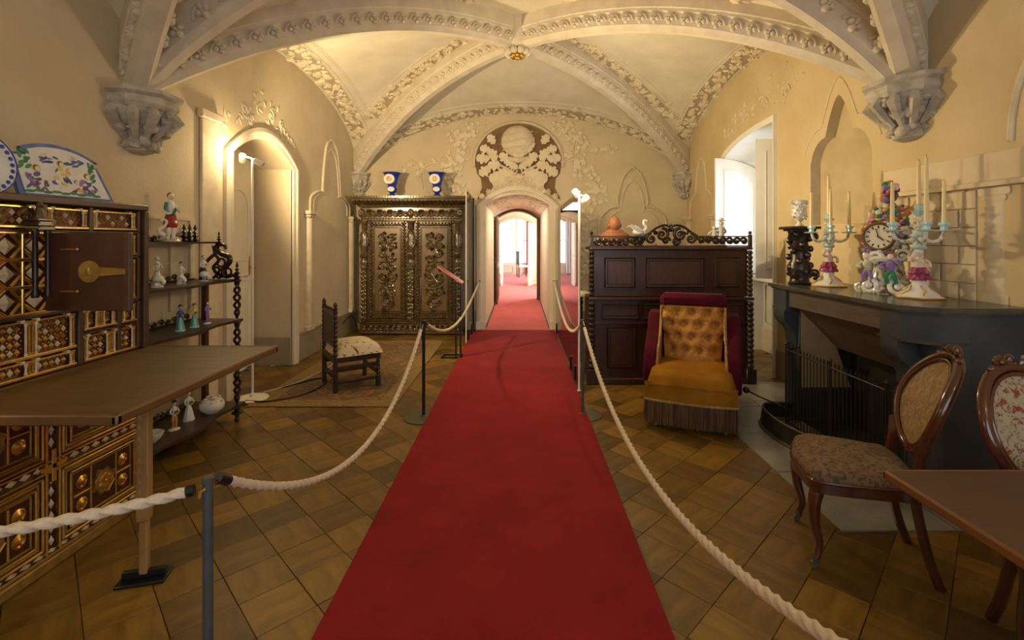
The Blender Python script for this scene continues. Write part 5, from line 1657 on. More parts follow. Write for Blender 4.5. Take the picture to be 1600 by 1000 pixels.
def glass(x, y0, y1, z1, lab):
    t = thing('glass_screen', lab, 'glass screen', (x, 0, 0))
    MB().box(-.005, .005, y0, y1, .04, z1, .001).build('pane', 'glass', t)
    for y in (y0 + .35, y0 + .8, y1 - .3):
        m = MB(); m.box(-.018, .018, y - .02, y + .02, 0.012, .18, .004); m.build('clamp', 'black_steel', t)
    m = MB(); m.box(-.006, .006, y0 - .012, y0, .04, z1, .002); m.build('edge_strip', 'lamp_white', t)
glass(.632, 5.10, 8.46, 2.12, 'tall clear glass screen on the right mirroring the red carpet')
glass(-.812, 7.3, 8.46, 2.35, 'short clear glass screen between wardrobe and doorway')
t = thing('rope_post', 'thin dark vertical post standing at the left side of the doorway', 'post', (-.80, 8.36, 0))
m = MB(); m.lathe([(.012, 0.014), (.012, 2.33)], seg=10); m.build('pole', 'black_steel', t)
m = MB(); m.lathe([(.05, .014), (.05, .022), (.012, .03)], seg=14); m.build('base', 'black_steel', t)

# cables on the floor
def cable(pts, r, mt, lab):
    m = MB(); m.tube(spline(pts, 8), r, 6)
    tag(m.build('power_cable', mt), lab, 'cable')
cable([(-2.68, 4.70, .03), (-2.45, 4.72, .02), (-2.2, 4.95, .02), (-2.15, 5.35, .02), (-2.3, 5.50, .02), (-2.55, 5.15, .016), (-2.70, 4.93, .02)], .008, 'cable_black', 'black power cable looping on the rug beside the white lamp stand')
cable([(-2.66, 4.98, .02), (-2.5, 5.25, .018), (-2.42, 5.6, .018), (-2.38, 6.0, .018), (-2.45, 6.6, .018), (-2.75, 7.2, .012)], .007, 'cable_white', 'pale cable running over the rug behind the small chair')
cable([(-2.85, 7.75, .25), (-2.80, 8.0, .34), (-2.78, 8.2, .15), (-2.80, 8.3, .012)], .008, 'cable_black', 'dark cable curled against the wall beside the wardrobe')

# ------------------------------------------------------------------ fireplace
fpz = 1.205
fi = thing('fireplace', 'dark slate chimneypiece with chamfered corner and console brackets', 'fireplace', (0, 0, .009))
def shelfpoly(e):
    return [(2.295 - e, 4.45 + e), (2.295 - e, 2.93 - e * .4), (2.43 - e * .6, 2.77 - e), (2.965, 2.77 - e), (2.965, 4.45 + e)]
m = MB(); m.prism(shelfpoly(0), fpz - .038, fpz - .009, 'xy'); m.prism(shelfpoly(-.02), fpz - .052, fpz - .038, 'xy'); m.build('mantel_shelf', 'slate_top', fi)
m = MB(); m.prism([(2.36, 4.38), (2.36, 2.97), (2.40, 2.97), (2.40, 4.38)], 1.01, fpz - .05, 'xy'); m.build('frieze', 'slate_wood', fi)
m = MB(); m.prism([(2.335, 4.42), (2.335, 4.22), (2.45, 4.22), (2.45, 4.42)], .985, fpz - .05, 'xy'); m.prism([(2.335, 3.12), (2.335, 2.95), (2.455, 2.80), (2.62, 2.80), (2.62, 3.12)], .985, fpz - .05, 'xy')
m.pieces('corner_block', 'slate', fi)
m = MB(); m.prism([(2.325, 3.13), (2.325, 2.945), (2.45, 2.79), (2.63, 2.79), (2.63, 3.13)], .972, .99, 'xy'); m.prism([(2.325, 4.43), (2.325, 4.21), (2.46, 4.21), (2.46, 4.43)], .972, .99, 'xy'); m.pieces('block_moulding', 'slate_top', fi)
cons = [(2.33, .972), (2.325, .93), (2.335, .88), (2.37, .84), (2.41, .80), (2.43, .74), (2.435, .68), (2.47, .66), (2.50, .66), (2.50, .972)]
def pt_prism(poly, y0, y1): return MB().prism([(a, b_) for a, b_ in poly], y0, y1)
o = MB().prism(cons, 4.24, 4.41).build('console', 'slate', fi)
o = MB().prism(cons, 2.97, 3.11).build('console', 'slate', fi)
m = MB(); m.prism([(2.45, .972), (2.46, .90), (2.49, .82), (2.52, .70), (2.52, .66), (2.62, .66), (2.62, .972)], 2.80, 2.97); m.build('corner_console', 'slate', fi)
MB().box(2.45, 2.96, 4.22, 4.41, 0, .97, .006).build('jamb', 'slate', fi); MB().box(2.47, 2.96, 2.99, 3.10, 0, .97, .006).build('jamb', 'slate', fi)
MB().box(2.47, 2.962, 2.815, 2.99, 0, fpz - .05, .006).build('side_panel', 'slate', fi)
MB().box(2.44, 2.965, 2.80, 3.0, 0, .09, .006).build('plinth', 'slate', fi)
m = MB(); m.box(2.90, 2.96, 3.1, 4.22, 0, .95); m.box(2.48, 2.9, 3.1, 3.14, 0, .95); m.box(2.48, 2.9, 3.14, 4.22, 0, .012); m.build('firebox', 'soot', fi)
m = MB(); m.quad((2.43, 3.10, 1.01), (2.43, 4.22, 1.01), (2.74, 4.16, .66), (2.74, 3.12, .66)); m.build('hood', 'hood', fi)
m = MB(); m.quad((2.46, 4.215, .3), (2.46, 4.215, 1.0), (2.74, 4.16, .66), (2.90, 4.215, .3)); m.build('hood_cheek', 'plaster_deep', fi)
m = MB(); m.quad((2.40, 2.98, 1.012), (2.40, 4.38, 1.012), (2.45, 4.38, 1.012), (2.45, 2.98, 1.012)); m.build('frieze_soffit', 'slate_wood', fi)

gd = thing('fire_guard', 'dark iron fire guard of thin upright bars before the hearth opening', 'fire guard', (0, 0, .009))
m = MB()
pts = [(2.42, 4.16), (2.27, 4.10), (2.27, 3.52), (2.27, 2.98), (2.40, 2.94)]
for z in (.05, .66): m.tube([(x, y, z) for x, y in pts], .007, 6)
m.build('rail', 'iron', gd)
bar0 = None
def along(p, step):
    out = []; acc = 0; d = 0
    for (a, b_) in zip(p[:-1], p[1:]):
        L = math.dist(a, b_)
        while acc < d + L:
            f = (acc - d) / L; out.append((a[0] + (b_[0] - a[0]) * f, a[1] + (b_[1] - a[1]) * f)); acc += step
        d += L
    return out
bp = MB().lathe([(.004, 0), (.004, .66), (.007, .67), (.003, .69)], seg=6)
for x, y in along(pts, .042):
    if bar0 is None: bar0 = bp.build('bar', 'iron', gd); bar0.location = (x, y, .012)
    else: inst(bar0, gd, loc=(x, y, .012))
for x, y in pts[1:4]:
    m = MB().lathe([(.009, 0), (.009, .68), (.015, .695), (.005, .72)], (x, y, .012), 8); m.build('guard_post', 'iron', gd)
fd = thing('hearth_fender', 'low curved dark metal fender standing round the fireplace', 'fender', (0, 0, .009))
P = spline([(2.40, 4.26, 0), (2.16, 4.26, 0), (2.06, 4.1, 0), (2.04, 3.8, 0), (2.10, 3.5, 0), (2.10, 3.2, 0), (2.16, 2.98, 0)], 8)
m = MB()
for a, c in zip(P[:-1], P[1:]): m.quad((a.x, a.y, 0.01), (c.x, c.y, 0.01), (c.x + .02, c.y, .15), (a.x + .02, a.y, .15)); m.quad((c.x + .012, c.y, 0.01), (a.x + .012, a.y, 0.01), (a.x + .03, a.y, .15), (c.x + .03, c.y, .15))
m.build('band', 'iron', fd)
m = MB(); m.tube([(p.x + .025, p.y, .15) for p in P], .008, 6); m.tube([(p.x, p.y, .012) for p in P], .014, 6); m.build('rim', 'base_steel', fd)
t = thing('fire_tool', 'fire tool with round handle lying over the end of the fender', 'fire tool', (2.12, 4.3, .17))
m = MB(); m.tube([(.2, -.25, -.02), (.02, .02, .03), (-.03, .09, .05)], .007, 6); m.build('shaft', 'iron', t)
m = MB(); m.ell((-.045, .11, .056), (.032, .03, .03), 10, 7); m.build('handle', 'ebony', t)

# ------------------------------------------------------------------ mantel things
def putto(par, s, z, drape):
    o = MB()
    o.tube(spline([(0, 0, z), (.01 * s, -.02 * s, z + .10 * s), (0, 0, z + .22 * s)], 4), [.03 * s] * 4 + [.045 * s] * 5, 8)
    o.tube(spline([(.06 * s, .0, z + .02 * s), (.07 * s, -.03 * s, z + .12 * s), (.02 * s, 0, z + .22 * s)], 4), [.028 * s] * 4 + [.04 * s] * 5, 8)
    o.lathe([(.07 * s, 0), (.075 * s, .06 * s), (.07 * s, .13 * s), (.085 * s, .18 * s), (.04 * s, .24 * s), (.028 * s, .26 * s)], (.01 * s, 0, z + .20 * s), 12, sy=.8)
    o.tube(spline([(-.07 * s, 0, z + .40 * s), (-.13 * s, -.03 * s, z + .44 * s), (-.09 * s, -.05 * s, z + .54 * s)], 4), .026 * s, 7)
    o.tube(spline([(.09 * s, 0, z + .40 * s), (.15 * s, -.02 * s, z + .36 * s), (.13 * s, -.06 * s, z + .28 * s)], 4), .026 * s, 7)
    o.ell((0, -.01 * s, z + .53 * s), (.062 * s, .065 * s, .072 * s), 12, 8)
    o.build('putto', 'skin_glaze', par)
    m = MB(); m.lathe([(.10 * s, .10 * s), (.145 * s, .09 * s), (.15 * s, .13 * s), (.12 * s, .17 * s), (.135 * s, .20 * s), (.10 * s, .25 * s), (.085 * s, .29 * s)], (0.01 * s, .01 * s, z), 24, lobes=7, amp=.14); m.build('drapery', drape, par)
    m = MB(); m.ell((0, .012 * s, z + .55 * s), (.066 * s, .06 * s, .066 * s), 10, 6); m.build('hair', 'g_pink', par)
def candelabrum(x, y, lab, arms, rot, clab, top, hts):
    t = thing('candelabrum', lab, 'candelabrum', (x, y, fpz), rot)
    m = MB(); m.lathe([(.13, .0), (.135, .012), (.12, .02), (.105, .035), (.06, .065), (.04, .10), (.03, .13)], seg=24, lobes=6, amp=.06); m.build('base', 'porcelain', t)
    m = MB(); m.lathe([(.137, 0), (.139, .007), (.136, .013)], seg=24, lobes=6, amp=.06)
    for k in range(6): m.scroll(0, 0, .0, 1, 0, 1, .001) if False else m.tube([(.12 * math.cos(k * PI / 3), .12 * math.sin(k * PI / 3), .022), (.085 * math.cos(k * PI / 3 + .25), .085 * math.sin(k * PI / 3 + .25), .055), (.05 * math.cos(k * PI / 3), .05 * math.sin(k * PI / 3), .085)], .005, 5)
    m.build('gilt_rim', 'g_gold', t)
    putto(t, .43, .085, 'g_magenta')
    m = MB(); m.lathe([(.03, .33), (.045, .345), (.03, .37), (.02, .39), (.04, .41), (.05, .425), (.03, .45), (.02, .47)], seg=14); m.build('stem', 'g_paleblue', t)
    m = MB()
    for k in range(10): m.ell((.035 * math.cos(k * 2.1), .035 * math.sin(k * 2.1), .34 + .012 * k), (.018, .018, .014), 6, 4)
    m.tube([(0, 0, .46), (0, .0, top - .05)], .015, 8)
    for k in range(8): m.ell((.02 * math.cos(k * 2.1), .02 * math.sin(k * 2.1), .47 + (top - .55) * k / 8), (.016, .016, .014), 6, 4)
    m.build('floral_stem', 'porcelain_painted', t)
    tops = []
    for (ax, ay) in arms:
        P = spline([(0, 0, .43), (ax * .45, ay * .45, .385), (ax * .85, ay * .85, .40), (ax, ay, .455)], 6)
        m = MB(); m.tube(P, [.014 - .004 * i / len(P) for i in range(len(P))], 8); ar = m.build('arm', 'porcelain_painted', t)
        m = MB(); m.scroll(0, 0, .001, 1, 0, 1, .0005) if False else None
        m.lathe([(.012, -.005), (.05, .0), (.055, .006), (.02, .012), (.018, .03), (.03, .045), (.028, .06), (.016, .06)], (ax, ay, .455), 14, lobes=6, amp=.14); m.build('candle_cup', 'g_paleblue', ar)
        tops.append((ax, ay, .50))
    m = MB(); m.lathe([(.015, -.03), (.04, 0.0), (.045, .006), (.02, .012), (.026, .045), (.018, .05)], (0, 0, top - .05), 14, lobes=6, amp=.12); m.build('candle_cup', 'g_paleblue', t)
    tops.append((0, 0, top - .005))
    R = Matrix.Rotation(rot, 4, 'Z')
    for (p, h, l) in zip(tops, hts, clab):
        q = R @ Vector(p)
        c = thing('candle', l, 'candle', (x + q.x, y + q.y, fpz + q.z))
        MB().lathe([(.0135, 0), (.0125, h * .5), (.0095, h - .006), (.006, h)], seg=12).build('wax', 'candle', c)
        MB().lathe([(.0016, h), (.0016, h + .012)], seg=5).build('wick', 'wick', c)
candelabrum(2.645, 4.12, 'porcelain candelabrum with a magenta-draped putto beside the dark pedestal', [(-.16, -.02), (.175, .0), (-.08, -.15)], 0, ['leftmost candle of the far candelabrum next to the dark pedestal', 'rightmost candle of the far candelabrum', 'front candle of the far candelabrum, between its two side arms', 'tallest central candle of the far candelabrum'], .62, (.30, .30, .32, .33))
candelabrum(2.72, 3.28, 'larger looking porcelain candelabrum at the near end of the mantel', [(-.18, .0), (.172, .0), (-.075, -.15)], 0, ['candle in front of the clock, on the left arm of the near candelabrum', 'rightmost candle of the near candelabrum', 'tall front candle of the near candelabrum, on its forward arm', 'central candle of the near candelabrum standing on its highest cup'], .64, (.29, .30, .44, .30))

ck = thing('mantel_clock', 'ornate porcelain mantel clock covered in flowers with two small figures', 'clock', (2.735, 3.57, fpz), -.95)
m = MB(); m.lathe([(.19, 0), (.20, .02), (.16, .05), (.13, .09)], seg=24, sy=.62, lobes=7, amp=.08); m.build('base', 'rococo', ck)
m = MB()
for s_ in (-1, 1): m.scroll(s_ * .09, .055, .06, 1.4, PI / 2, s_, .018, -.10); m.scroll(s_ * .16, .03, .035, 1.3, PI / 2, -s_, .012, -.06)
for s_ in (-1, 1): m.scroll(s_ * .10, .28, .05, 1.4, 0, s_, .014, -.05)
m.pieces('rocaille_scroll', 'porcelain', ck)
m = MB(); m.lathe([(.13, .08), (.10, .14), (.085, .24), (.11, .30), (.135, .36), (.14, .43), (.12, .51), (.075, .56), (.05, .60), (.06, .64), (.03, .68)], seg=18, sy=.62, lobes=5, amp=.06); m.build('case', 'rococo', ck)
fl_c = ['g_pink', 'g_violet', 'g_yellow', 'g_green', 'porcelain', 'g_orange', 'g_magenta']
random.seed(31)
for ci, mt in enumerate(fl_c):
    m = MB()
    for k in range(17):
        a = random.uniform(PI, 2 * PI); z = random.uniform(.24, .64)
        r_ = .15 if .3 < z < .5 else .11
        if abs(z - .42) < .10 and -2.2 < a - 2 * PI < -.95: continue
        m.ell((r_ * math.cos(a) * 1.05, r_ * .66 * math.sin(a), z), random.uniform(.012, .022), 7, 5)
    for k in range(7):
        a = random.uniform(0, 2 * PI); b_ = random.uniform(0, 1)
        m.ell((.05 * math.cos(a) * b_ + .0, .05 * math.sin(a) * b_, .75 + random.uniform(-.06, .07)), random.uniform(.018, .028), 7, 5)
    o = m.build('porcelain_flowers', mt, ck); o['kind'] = 'stuff'
m = MB(); m.lathe([(.02, .66), (.05, .69), (.055, .72), (.02, .74)], seg=12); m.build('flower_basket', 'g_brown', ck)
m = MB(); m.tube(spline([(.02, 0, .62), (.08, -.02, .58), (.15, -.02, .62), (.17, -.02, .68)], 5), [.03, .032, .034, .035, .035, .034, .03, .028, .025, .02, .018, .016, .013, .01, .008, .005], 8); m.build('gilt_horn', 'g_orange', ck)
Mf = Matrix.Translation((-.03, -.085, .42)) @ Matrix.Rotation(PI / 2, 4, 'X')
m = MB(); m.lathe([(.105, 0), (.108, .012), (.098, .026), (.088, .024), (.086, .014)], seg=32, M=Mf); bz_ = m.build('bezel', 'g_brown', ck)
m = MB(); m.lathe([(.088, .010), (.088, .016)], seg=32, M=Mf); dial = m.build('dial', 'clock_face', ck)
m = MB()
for k in range(12):
    a = k * PI / 6
    m.box(-.004, .004, -.010, .010, .0, .002, M=Mf @ Matrix.Rotation(a, 4, 'Z') @ Matrix.Translation((0, .070, .016)))
m.build('hour_mark', 'g_black', dial)
m = MB(); m.box(-.003, .003, -.01, .062, 0, .002, M=Mf @ Matrix.Rotation(.25, 4, 'Z') @ Matrix.Translation((0, 0, .019))); m.box(-.004, .004, -.01, .045, 0, .002, M=Mf @ Matrix.Rotation(-2.3, 4, 'Z') @ Matrix.Translation((0, 0, .021)))
m.build('clock_hands', 'g_black', dial)
for (dx, dy, zz, tor, leg) in ((-.10, -.10, .085, 'g_moss', 'g_violet'), (.05, -.12, .085, 'g_violet', 'g_green')):
    o = MB(); s = .22
    o.tube(spline([(dx - .02, dy, zz), (dx - .02, dy - .02, zz + .05), (dx, dy, zz + .09)], 4), .014, 7); o.tube(spline([(dx + .03, dy, zz), (dx + .03, dy - .02, zz + .05), (dx, dy, zz + .09)], 4), .014, 7)
    ff = o.build('figure_legs', leg, ck)
    o = MB(); o.lathe([(.022, 0), (.03, .04), (.032, .06), (.012, .08)], (dx, dy, zz + .085), 10); o.tube(spline([(dx - .03, dy, zz + .15), (dx - .06, dy - .02, zz + .12), (dx - .03, dy - .04, zz + .11)], 4), .010, 6); o.tube(spline([(dx + .03, dy, zz + .15), (dx + .065, dy - .02, zz + .14), (dx + .05, dy - .04, zz + .17)], 4), .010, 6)
    o.build('figure_torso', tor, ck)
    o = MB(); o.ell((dx, dy - .004, zz + .188), (.02, .021, .024), 10, 7); o.build('figure_head', 'skin_glaze', ck)
m = MB(); m.lathe([(.09, .0), (.10, .02), (.06, .04)], (-.02, -.05, .24), 12); m.scroll(-.05, .26, .05, 1.4, 0, 1, .016, -.09); m.build('shell_bracket', 'porcelain', ck)

pd = thing('carved_pedestal', 'dark carved wooden pedestal at the far end of the mantel', 'pedestal', (2.50, 4.30, fpz))
m = MB(); m.lathe([(.085, 0), (.095, .015), (.08, .03), (.075, .06), (.10, .12), (.10, .16), (.07, .22), (.075, .27), (.065, .30)], seg=16); m.lathe([(.07, .30), (.075, .31), (.07, .38), (.085, .44), (.10, .48)], seg=16); m.build('shaft', 'ebony', pd)
m = MB(); m.box(-.13, .13, -.11, .11, .49, .515, .006); m.box(-.10, .10, -.09, .09, .475, .49, .004); m.build('top', 'ebony', pd)
m = MB()
random.seed(6)
for k in range(22):
    a = k * 2.39; z = .08 + .40 * (k / 22)
    m.ell((.085 * math.cos(a), .085 * math.sin(a), z), (.026, .026, .03), 8, 5)
for s_ in (-1, 1): m.scroll(s_ * .10, .43, .045, 1.5, PI / 2, s_, .014, -.05); m.scroll(s_ * .07, .10, .045, 1.5, -PI / 2, s_, .014, -.09)
m.build('carving', 'ebony', pd)
t = thing('potpourri_vase', 'small encrusted porcelain vase on the dark carved pedestal', 'vase', (2.50, 4.30, fpz + .515))
MB().lathe([(.035, 0), (.04, .008), (.018, .03), (.018, .045), (.045, .07), (.06, .11), (.058, .16), (.045, .20), (.05, .23), (.045, .235), (.03, .20)], seg=18).build('body', 'porcelain', t)
m = MB()
for k in range(40): 
    a = k * 2.39; z = .07 + .15 * (k / 40); m.ell((.057 * math.cos(a), .057 * math.sin(a), z), .011, 6, 4)
for s_ in (-1, 1): m.tube(spline([(s_ * .05, 0, .20), (s_ * .075, 0, .215), (s_ * .06, 0, .235)], 4), .006, 6)
o = m.build('flower_encrustation', 'porcelain_painted', t); o['kind'] = 'stuff'

# ------------------------------------------------------------------ tall desk seen from behind
dk = thing('tall_desk', 'tall dark mahogany desk with panelled back and pierced gallery', 'desk', (1.68, 5.35, 0))
hw = .88
MB().box(-hw + .02, hw - .02, .015, .72, .06, .93, .004).build('lower_case', 'mahogany', dk)
MB().box(-hw + .02, hw - .02, .015, .34, .97, 1.49, .004).build('upper_case', 'mahogany', dk)
m = MB(); m.box(-hw - .06, hw + .06, -.04, .04, 0, .07, .008); m.box(-hw - .02, hw + .02, 0, .74, 0, .06, .005); m.build('plinth', 'mahogany', dk)
m = MB(); m.box(-hw - .03, hw + .04, -.03, .36, .93, .965, .008); m.build('waist_moulding', 'mahogany', dk)
m = MB(); m.box(-hw - .02, hw + .02, -.03, .37, 1.49, 1.525, .008); m.build('top_moulding', 'mahogany', dk)
m = MB(); m.box(-hw - .10, -hw + .05, .34, .78, .925, .955, .006); m.build('writing_top', 'bone', dk)
for sx in (-1, 1):
    m = MB(); m.box(sx * hw - .055, sx * hw + .055, -.05, .03, 0, .17, .008); bobbin(m, sx * hw, -.01, .17, .92, .038, 13); m.build('twisted_column', 'ebony', dk)
    m = MB(); bobbin(m, sx * hw, .0, .97, 1.485, .030, 10); m.build('twisted_column', 'ebony', dk)
m = MB(); bobbin(m, -hw - .03, .72, .07, .92, .03, 12); m.build('twisted_column', 'ebony', dk)
def dpanel(x0, x1, z0, z1):
    o = MB().box(x0, x1, .004, .02, z0, z1, .003).build('panel', 'mahogany_panel', dk)
    m = MB()
    m.tube([(x0, .008, z0), (x1, .008, z0), (x1, .008, z1), (x0, .008, z1)], .014, 6, closed=True); m.tube([(x0 + .03, .004, z0 + .03), (x1 - .03, .004, z0 + .03), (x1 - .03, .004, z1 - .03), (x0 + .03, .004, z1 - .03)], .006, 6, closed=True)
    m.build('panel_moulding', 'ebony', o)
for x0, x1 in ((-.73, -.40), (-.27, .37), (.50, .76)): dpanel(x0, x1, 1.08, 1.40)
for x0, x1 in ((-.76, -.36), (-.30, .34), (.40, .78)): dpanel(x0, x1, .73, .88)
for x0, x1 in ((-.70, -.40), (-.24, .26), (.42, .74)): dpanel(x0, x1, .18, .62)
m = MB(); m.box(-hw + .02, hw - .02, .0, .02, .665, .685, .004); m.build('mid_rail', 'mahogany', dk)
m = MB()
for x in (-hw, hw): m.box(x - .018, x + .018, -.02, .016, 1.525, 1.66, .004); m.ell((x, -.002, 1.68), .02, 8, 6)
m.build('gallery_post', 'ebony', dk)
m = MB(); m.box(-hw, hw, -.012, .008, 1.527, 1.54, .002); m.box(-hw, -.28, -.010, .006, 1.632, 1.645, .002); m.box(.28, hw, -.010, .006, 1.632, 1.645, .002)
for s_ in (-1, 1):
    for k in range(7):
        x = s_ * (.34 + .078 * k)
        m.scroll(x, 1.585 + (.012 if k < 2 else 0), .044, 1.35, 0 if k % 2 else PI, s_ * (1 if k % 2 else -1), .016, 0, n=14)
        m.leaf(x, 1.56, random.uniform(0, PI), .05, .03, .01, -.004)
    m.scroll(s_ * .10, 1.66, .075, 1.5, PI / 2, s_, .021, 0); m.scroll(s_ * .22, 1.615, .06, 1.5, PI / 2, -s_, .018, 0); m.scroll(s_ * .055, 1.59, .045, 1.3, 0, -s_, .017, 0); m.acanthus(s_ * .16, 1.66, PI / 2 - s_ * .4, .07, .015, -.004); m.acanthus(s_ * .29, 1.60, PI / 2, .06, .015, -.004)
    m.tube(spline([(s_ * .30, 0, 1.64), (s_ * .22, 0, 1.69), (s_ * .15, 0, 1.74), (s_ * .07, 0, 1.765), (0, 0, 1.745)], 5), .014, 6)
m.rosette(0, 1.75, .035, 5, 0, .016); m.acanthus(0, 1.69, PI / 2, .08, .02, -.004)
m.build('pierced_gallery', 'ebony', dk)

t = thing('terracotta_bust', 'terracotta bust seen from behind on the tall desk', 'bust', (1.09, 5.53, 1.527), PI)
t.scale = (1.12, 1.12, 1.18)
m = MB()
m.lathe([(.06, 0), (.065, .01), (.05, .025), (.055, .04)], seg=16)
m.ell((0, 0, .09), (.16, .08, .065), 18, 8); m.ell((0, 0, .13), (.105, .062, .045), 14, 8)
m.lathe([(.055, .11), (.044, .15), (.045, .19)], seg=14)
m.ell((0, -.005, .215), (.062, .075, .082), 18, 12); m.ell((0, -.08, .205), (.012, .016, .02), 8, 5)
for s_ in (-1, 1): m.ell((s_ * .062, .005, .205), (.01, .02, .025), 8, 5); m.ell((s_ * .024, -.066, .222), (.012, .01, .008), 6, 4)
m.ell((0, -.066, .17), (.022, .014, .008), 8, 4)
m.build('bust', 'terracotta', t)
t = thing('wooden_jardiniere', 'small dark wooden stand under the white swan', 'stand', (1.37, 5.53, 1.527))
MB().lathe([(.05, 0), (.055, .01), (.045, .03), (.075, .075), (.10, .10), (.105, .12), (.09, .12)], seg=18, lobes=8, amp=.04).build('bowl', 'ebony', t)
t = thing('porcelain_swan', 'white porcelain swan with spread wings on the small dark stand', 'swan', (1.37, 5.53, 1.640), PI)
m = MB(); m.ell((0, 0, .05), (.075, .045, .042), 14, 8)
P = spline([(-.055, 0, .06), (-.085, 0, .10), (-.06, 0, .14), (-.055, 0, .175), (-.075, 0, .185), (-.095, 0, .172)], 6); m.tube(P, [.02 - .010 * i / len(P) for i in range(len(P))], 8); m.ell((-.082, 0, .183), (.018, .012, .013), 8, 6)
m.build('body', 'porcelain', t)
m = MB()
for s_ in (-1, 1):
    for k in range(5): m.tube([(-.03 + .015 * k, s_ * .035, .06), (.02 + .02 * k, s_ * .06, .10 + .008 * k), (.06 + .016 * k, s_ * .055, .13 - .006 * k)], [.016, .014, .005], 6, flat=.5)
m.build('wings', 'porcelain', t)
m = MB(); m.ell((-.102, 0, .176), (.012, .006, .006), 6, 4); m.build('beak', 'g_black', t)
t = thing('biscuit_figurine', 'pale figurine of a hatted couple on the desk before the bright window', 'figurine', (2.29, 5.55, 1.527), PI)
m = MB()
m.lathe([(.09, 0), (.09, .015), (.06, .03)], seg=14)
for x, s in ((-.03, .30), (.045, .24)):
    m.lathe([(.05 * s / .3, .02), (.045 * s / .3, .3 * s), (.03 * s / .3, .55 * s), (.04 * s / .3, .72 * s), (.015, .80 * s)], (x, 0, 0), 12); m.ell((x, 0, .88 * s), .10 * s, 10, 7)
    m.tube(spline([(x - .03, 0, .72 * s), (x - .06, -.01, .55 * s), (x - .02, -.04, .5 * s)], 4), .012, 6); m.tube(spline([(x + .03, 0, .72 * s), (x + .06, -.01, .6 * s), (x + .04, -.04, .5 * s)], 4), .012, 6)
m.lathe([(.055, .295), (.057, .30), (.025, .305), (.02, .33)], (-.03, 0, 0), 12)
m.build('couple', 'biscuit', t)

# ------------------------------------------------------------------ low armchair
ac = thing('low_armchair', 'low tufted armchair in mustard damask and burgundy velvet with long fringe', 'armchair', (1.565, 4.38, 0), -.378)
ac.scale = (1.07, 1.07, 1.05)
w2_, d0, d1 = .32, -.40, .30
def seatf(u, v):
    a = 2 * u - 1
    x = (w2_ + .02) * a
    y = d0 + (d1 - d0) * v
    ed = (1 - abs(a) ** 6) * (1 - max(0, 1 - v * 6) ** 3 * .9)
    return (x, y - .03 * (1 - a * a) * (1 - v), .30 + .145 * max(0, ed) ** .35 + .02 * math.sin(PI * v))
m = MB(); m.grid(seatf, 24, 24)
m.box(-w2_ - .01, w2_ + .01, d0 + .01, d1, .22, .30, .02)
m.build('seat', 'seat_velvet', ac, True, 70)
m = MB(); m.grid(lambda u, v: ((w2_ + .02) * (2 * u - 1), d0 - .03 * (1 - (2 * u - 1) ** 2) - .003 + .012 * v, .215 + .162 * v), 20, 3); m.build('seat_front', 'seat_velvet', ac)
# fringe
m = MB(); random.seed(17)
def fr_strand(x, y):
    m.tube([(x, y, .235), (x + random.uniform(-.004, .004), y + random.uniform(-.006, .006), .14), (x + random.uniform(-.006, .006), y + random.uniform(-.008, .008), .045 + random.random() * .012)], [.0048, .0042, .0050], 5)
for k in range(92):
    a = 2 * k / 91 - 1
    fr_strand((w2_ + .015) * a, d0 - .035 * (1 - a * a) - .008)
for s_ in (-1, 1):
    for k in range(70): fr_strand(s_ * (w2_ + .018), d0 + .70 * k / 69)
o = m.build('fringe', 'fringe', ac); o['kind'] = 'stuff'
m = MB(); m.tube([((w2_ + .02) * a, d0 - .036 * (1 - a * a) - .008, .238) for a in [2 * k / 20 - 1 for k in range(21)]], .009, 8, lobes=2, amp=.2, twist=200)
for s_ in (-1, 1): m.tube([(s_ * (w2_ + .02), d0 + .7 * k / 20, .238) for k in range(21)], .009, 8)
m.build('fringe_braid', 'cord', ac)
# back with tufting: leaning
def backf(u, v):
    a = 2 * u - 1
    x = (.235 + .03 * v) * a
    z = .42 + .50 * v
    y = .13 + .13 * v - .05 * (1 - a * a) * .6 * (1 - v * .4) + .06 * a * a * (1 - v)
    # buttons in a diamond pattern
    gx, gz = (a + 1) * 2.0, v * 4.6
    d = 9
    for r_ in range(1, 5):
        for c in range(5):
            bxp = c + (.5 if r_ % 2 else 0)
            d = min(d, math.hypot((gx - bxp) * 1.0, (gz - r_ - .1)))
    y += .045 * math.exp(-(d / .26) ** 2) - .012 * math.sin(min(d, .7) / .7 * PI / 2)
    return (x, y, z)
m = MB(); m.grid(backf, 56, 56); m.build('tufted_back', 'damask', ac, True, 80)
m = MB()
for r_ in range(1, 5):
    for c in range(5):
        bxp = c + (.5 if r_ % 2 else 0); u = bxp / 4; v = (r_ + .1) / 4.6
        if .05 < u < .97:
            p = backf(u, v); m.ell((p[0], p[1] - .002, p[2]), (.009, .006, .009), 8, 5)
o = m.build('buttons', 'cord', ac); o['kind'] = 'stuff'
m = MB()
Pt = [(-.285, .20, .965), (-.15, .215, .98), (.15, .215, .98), (.285, .20, .965)]
m.box(-.285, .285, .22, .40, .90, 1.03, .04)
m.prism([(.24, .25), (.30, .92), (.40, .98), (.38, .6), (.34, .25)], -.28, .28, 'yz')
m.build('velvet_back', 'velvet', ac)
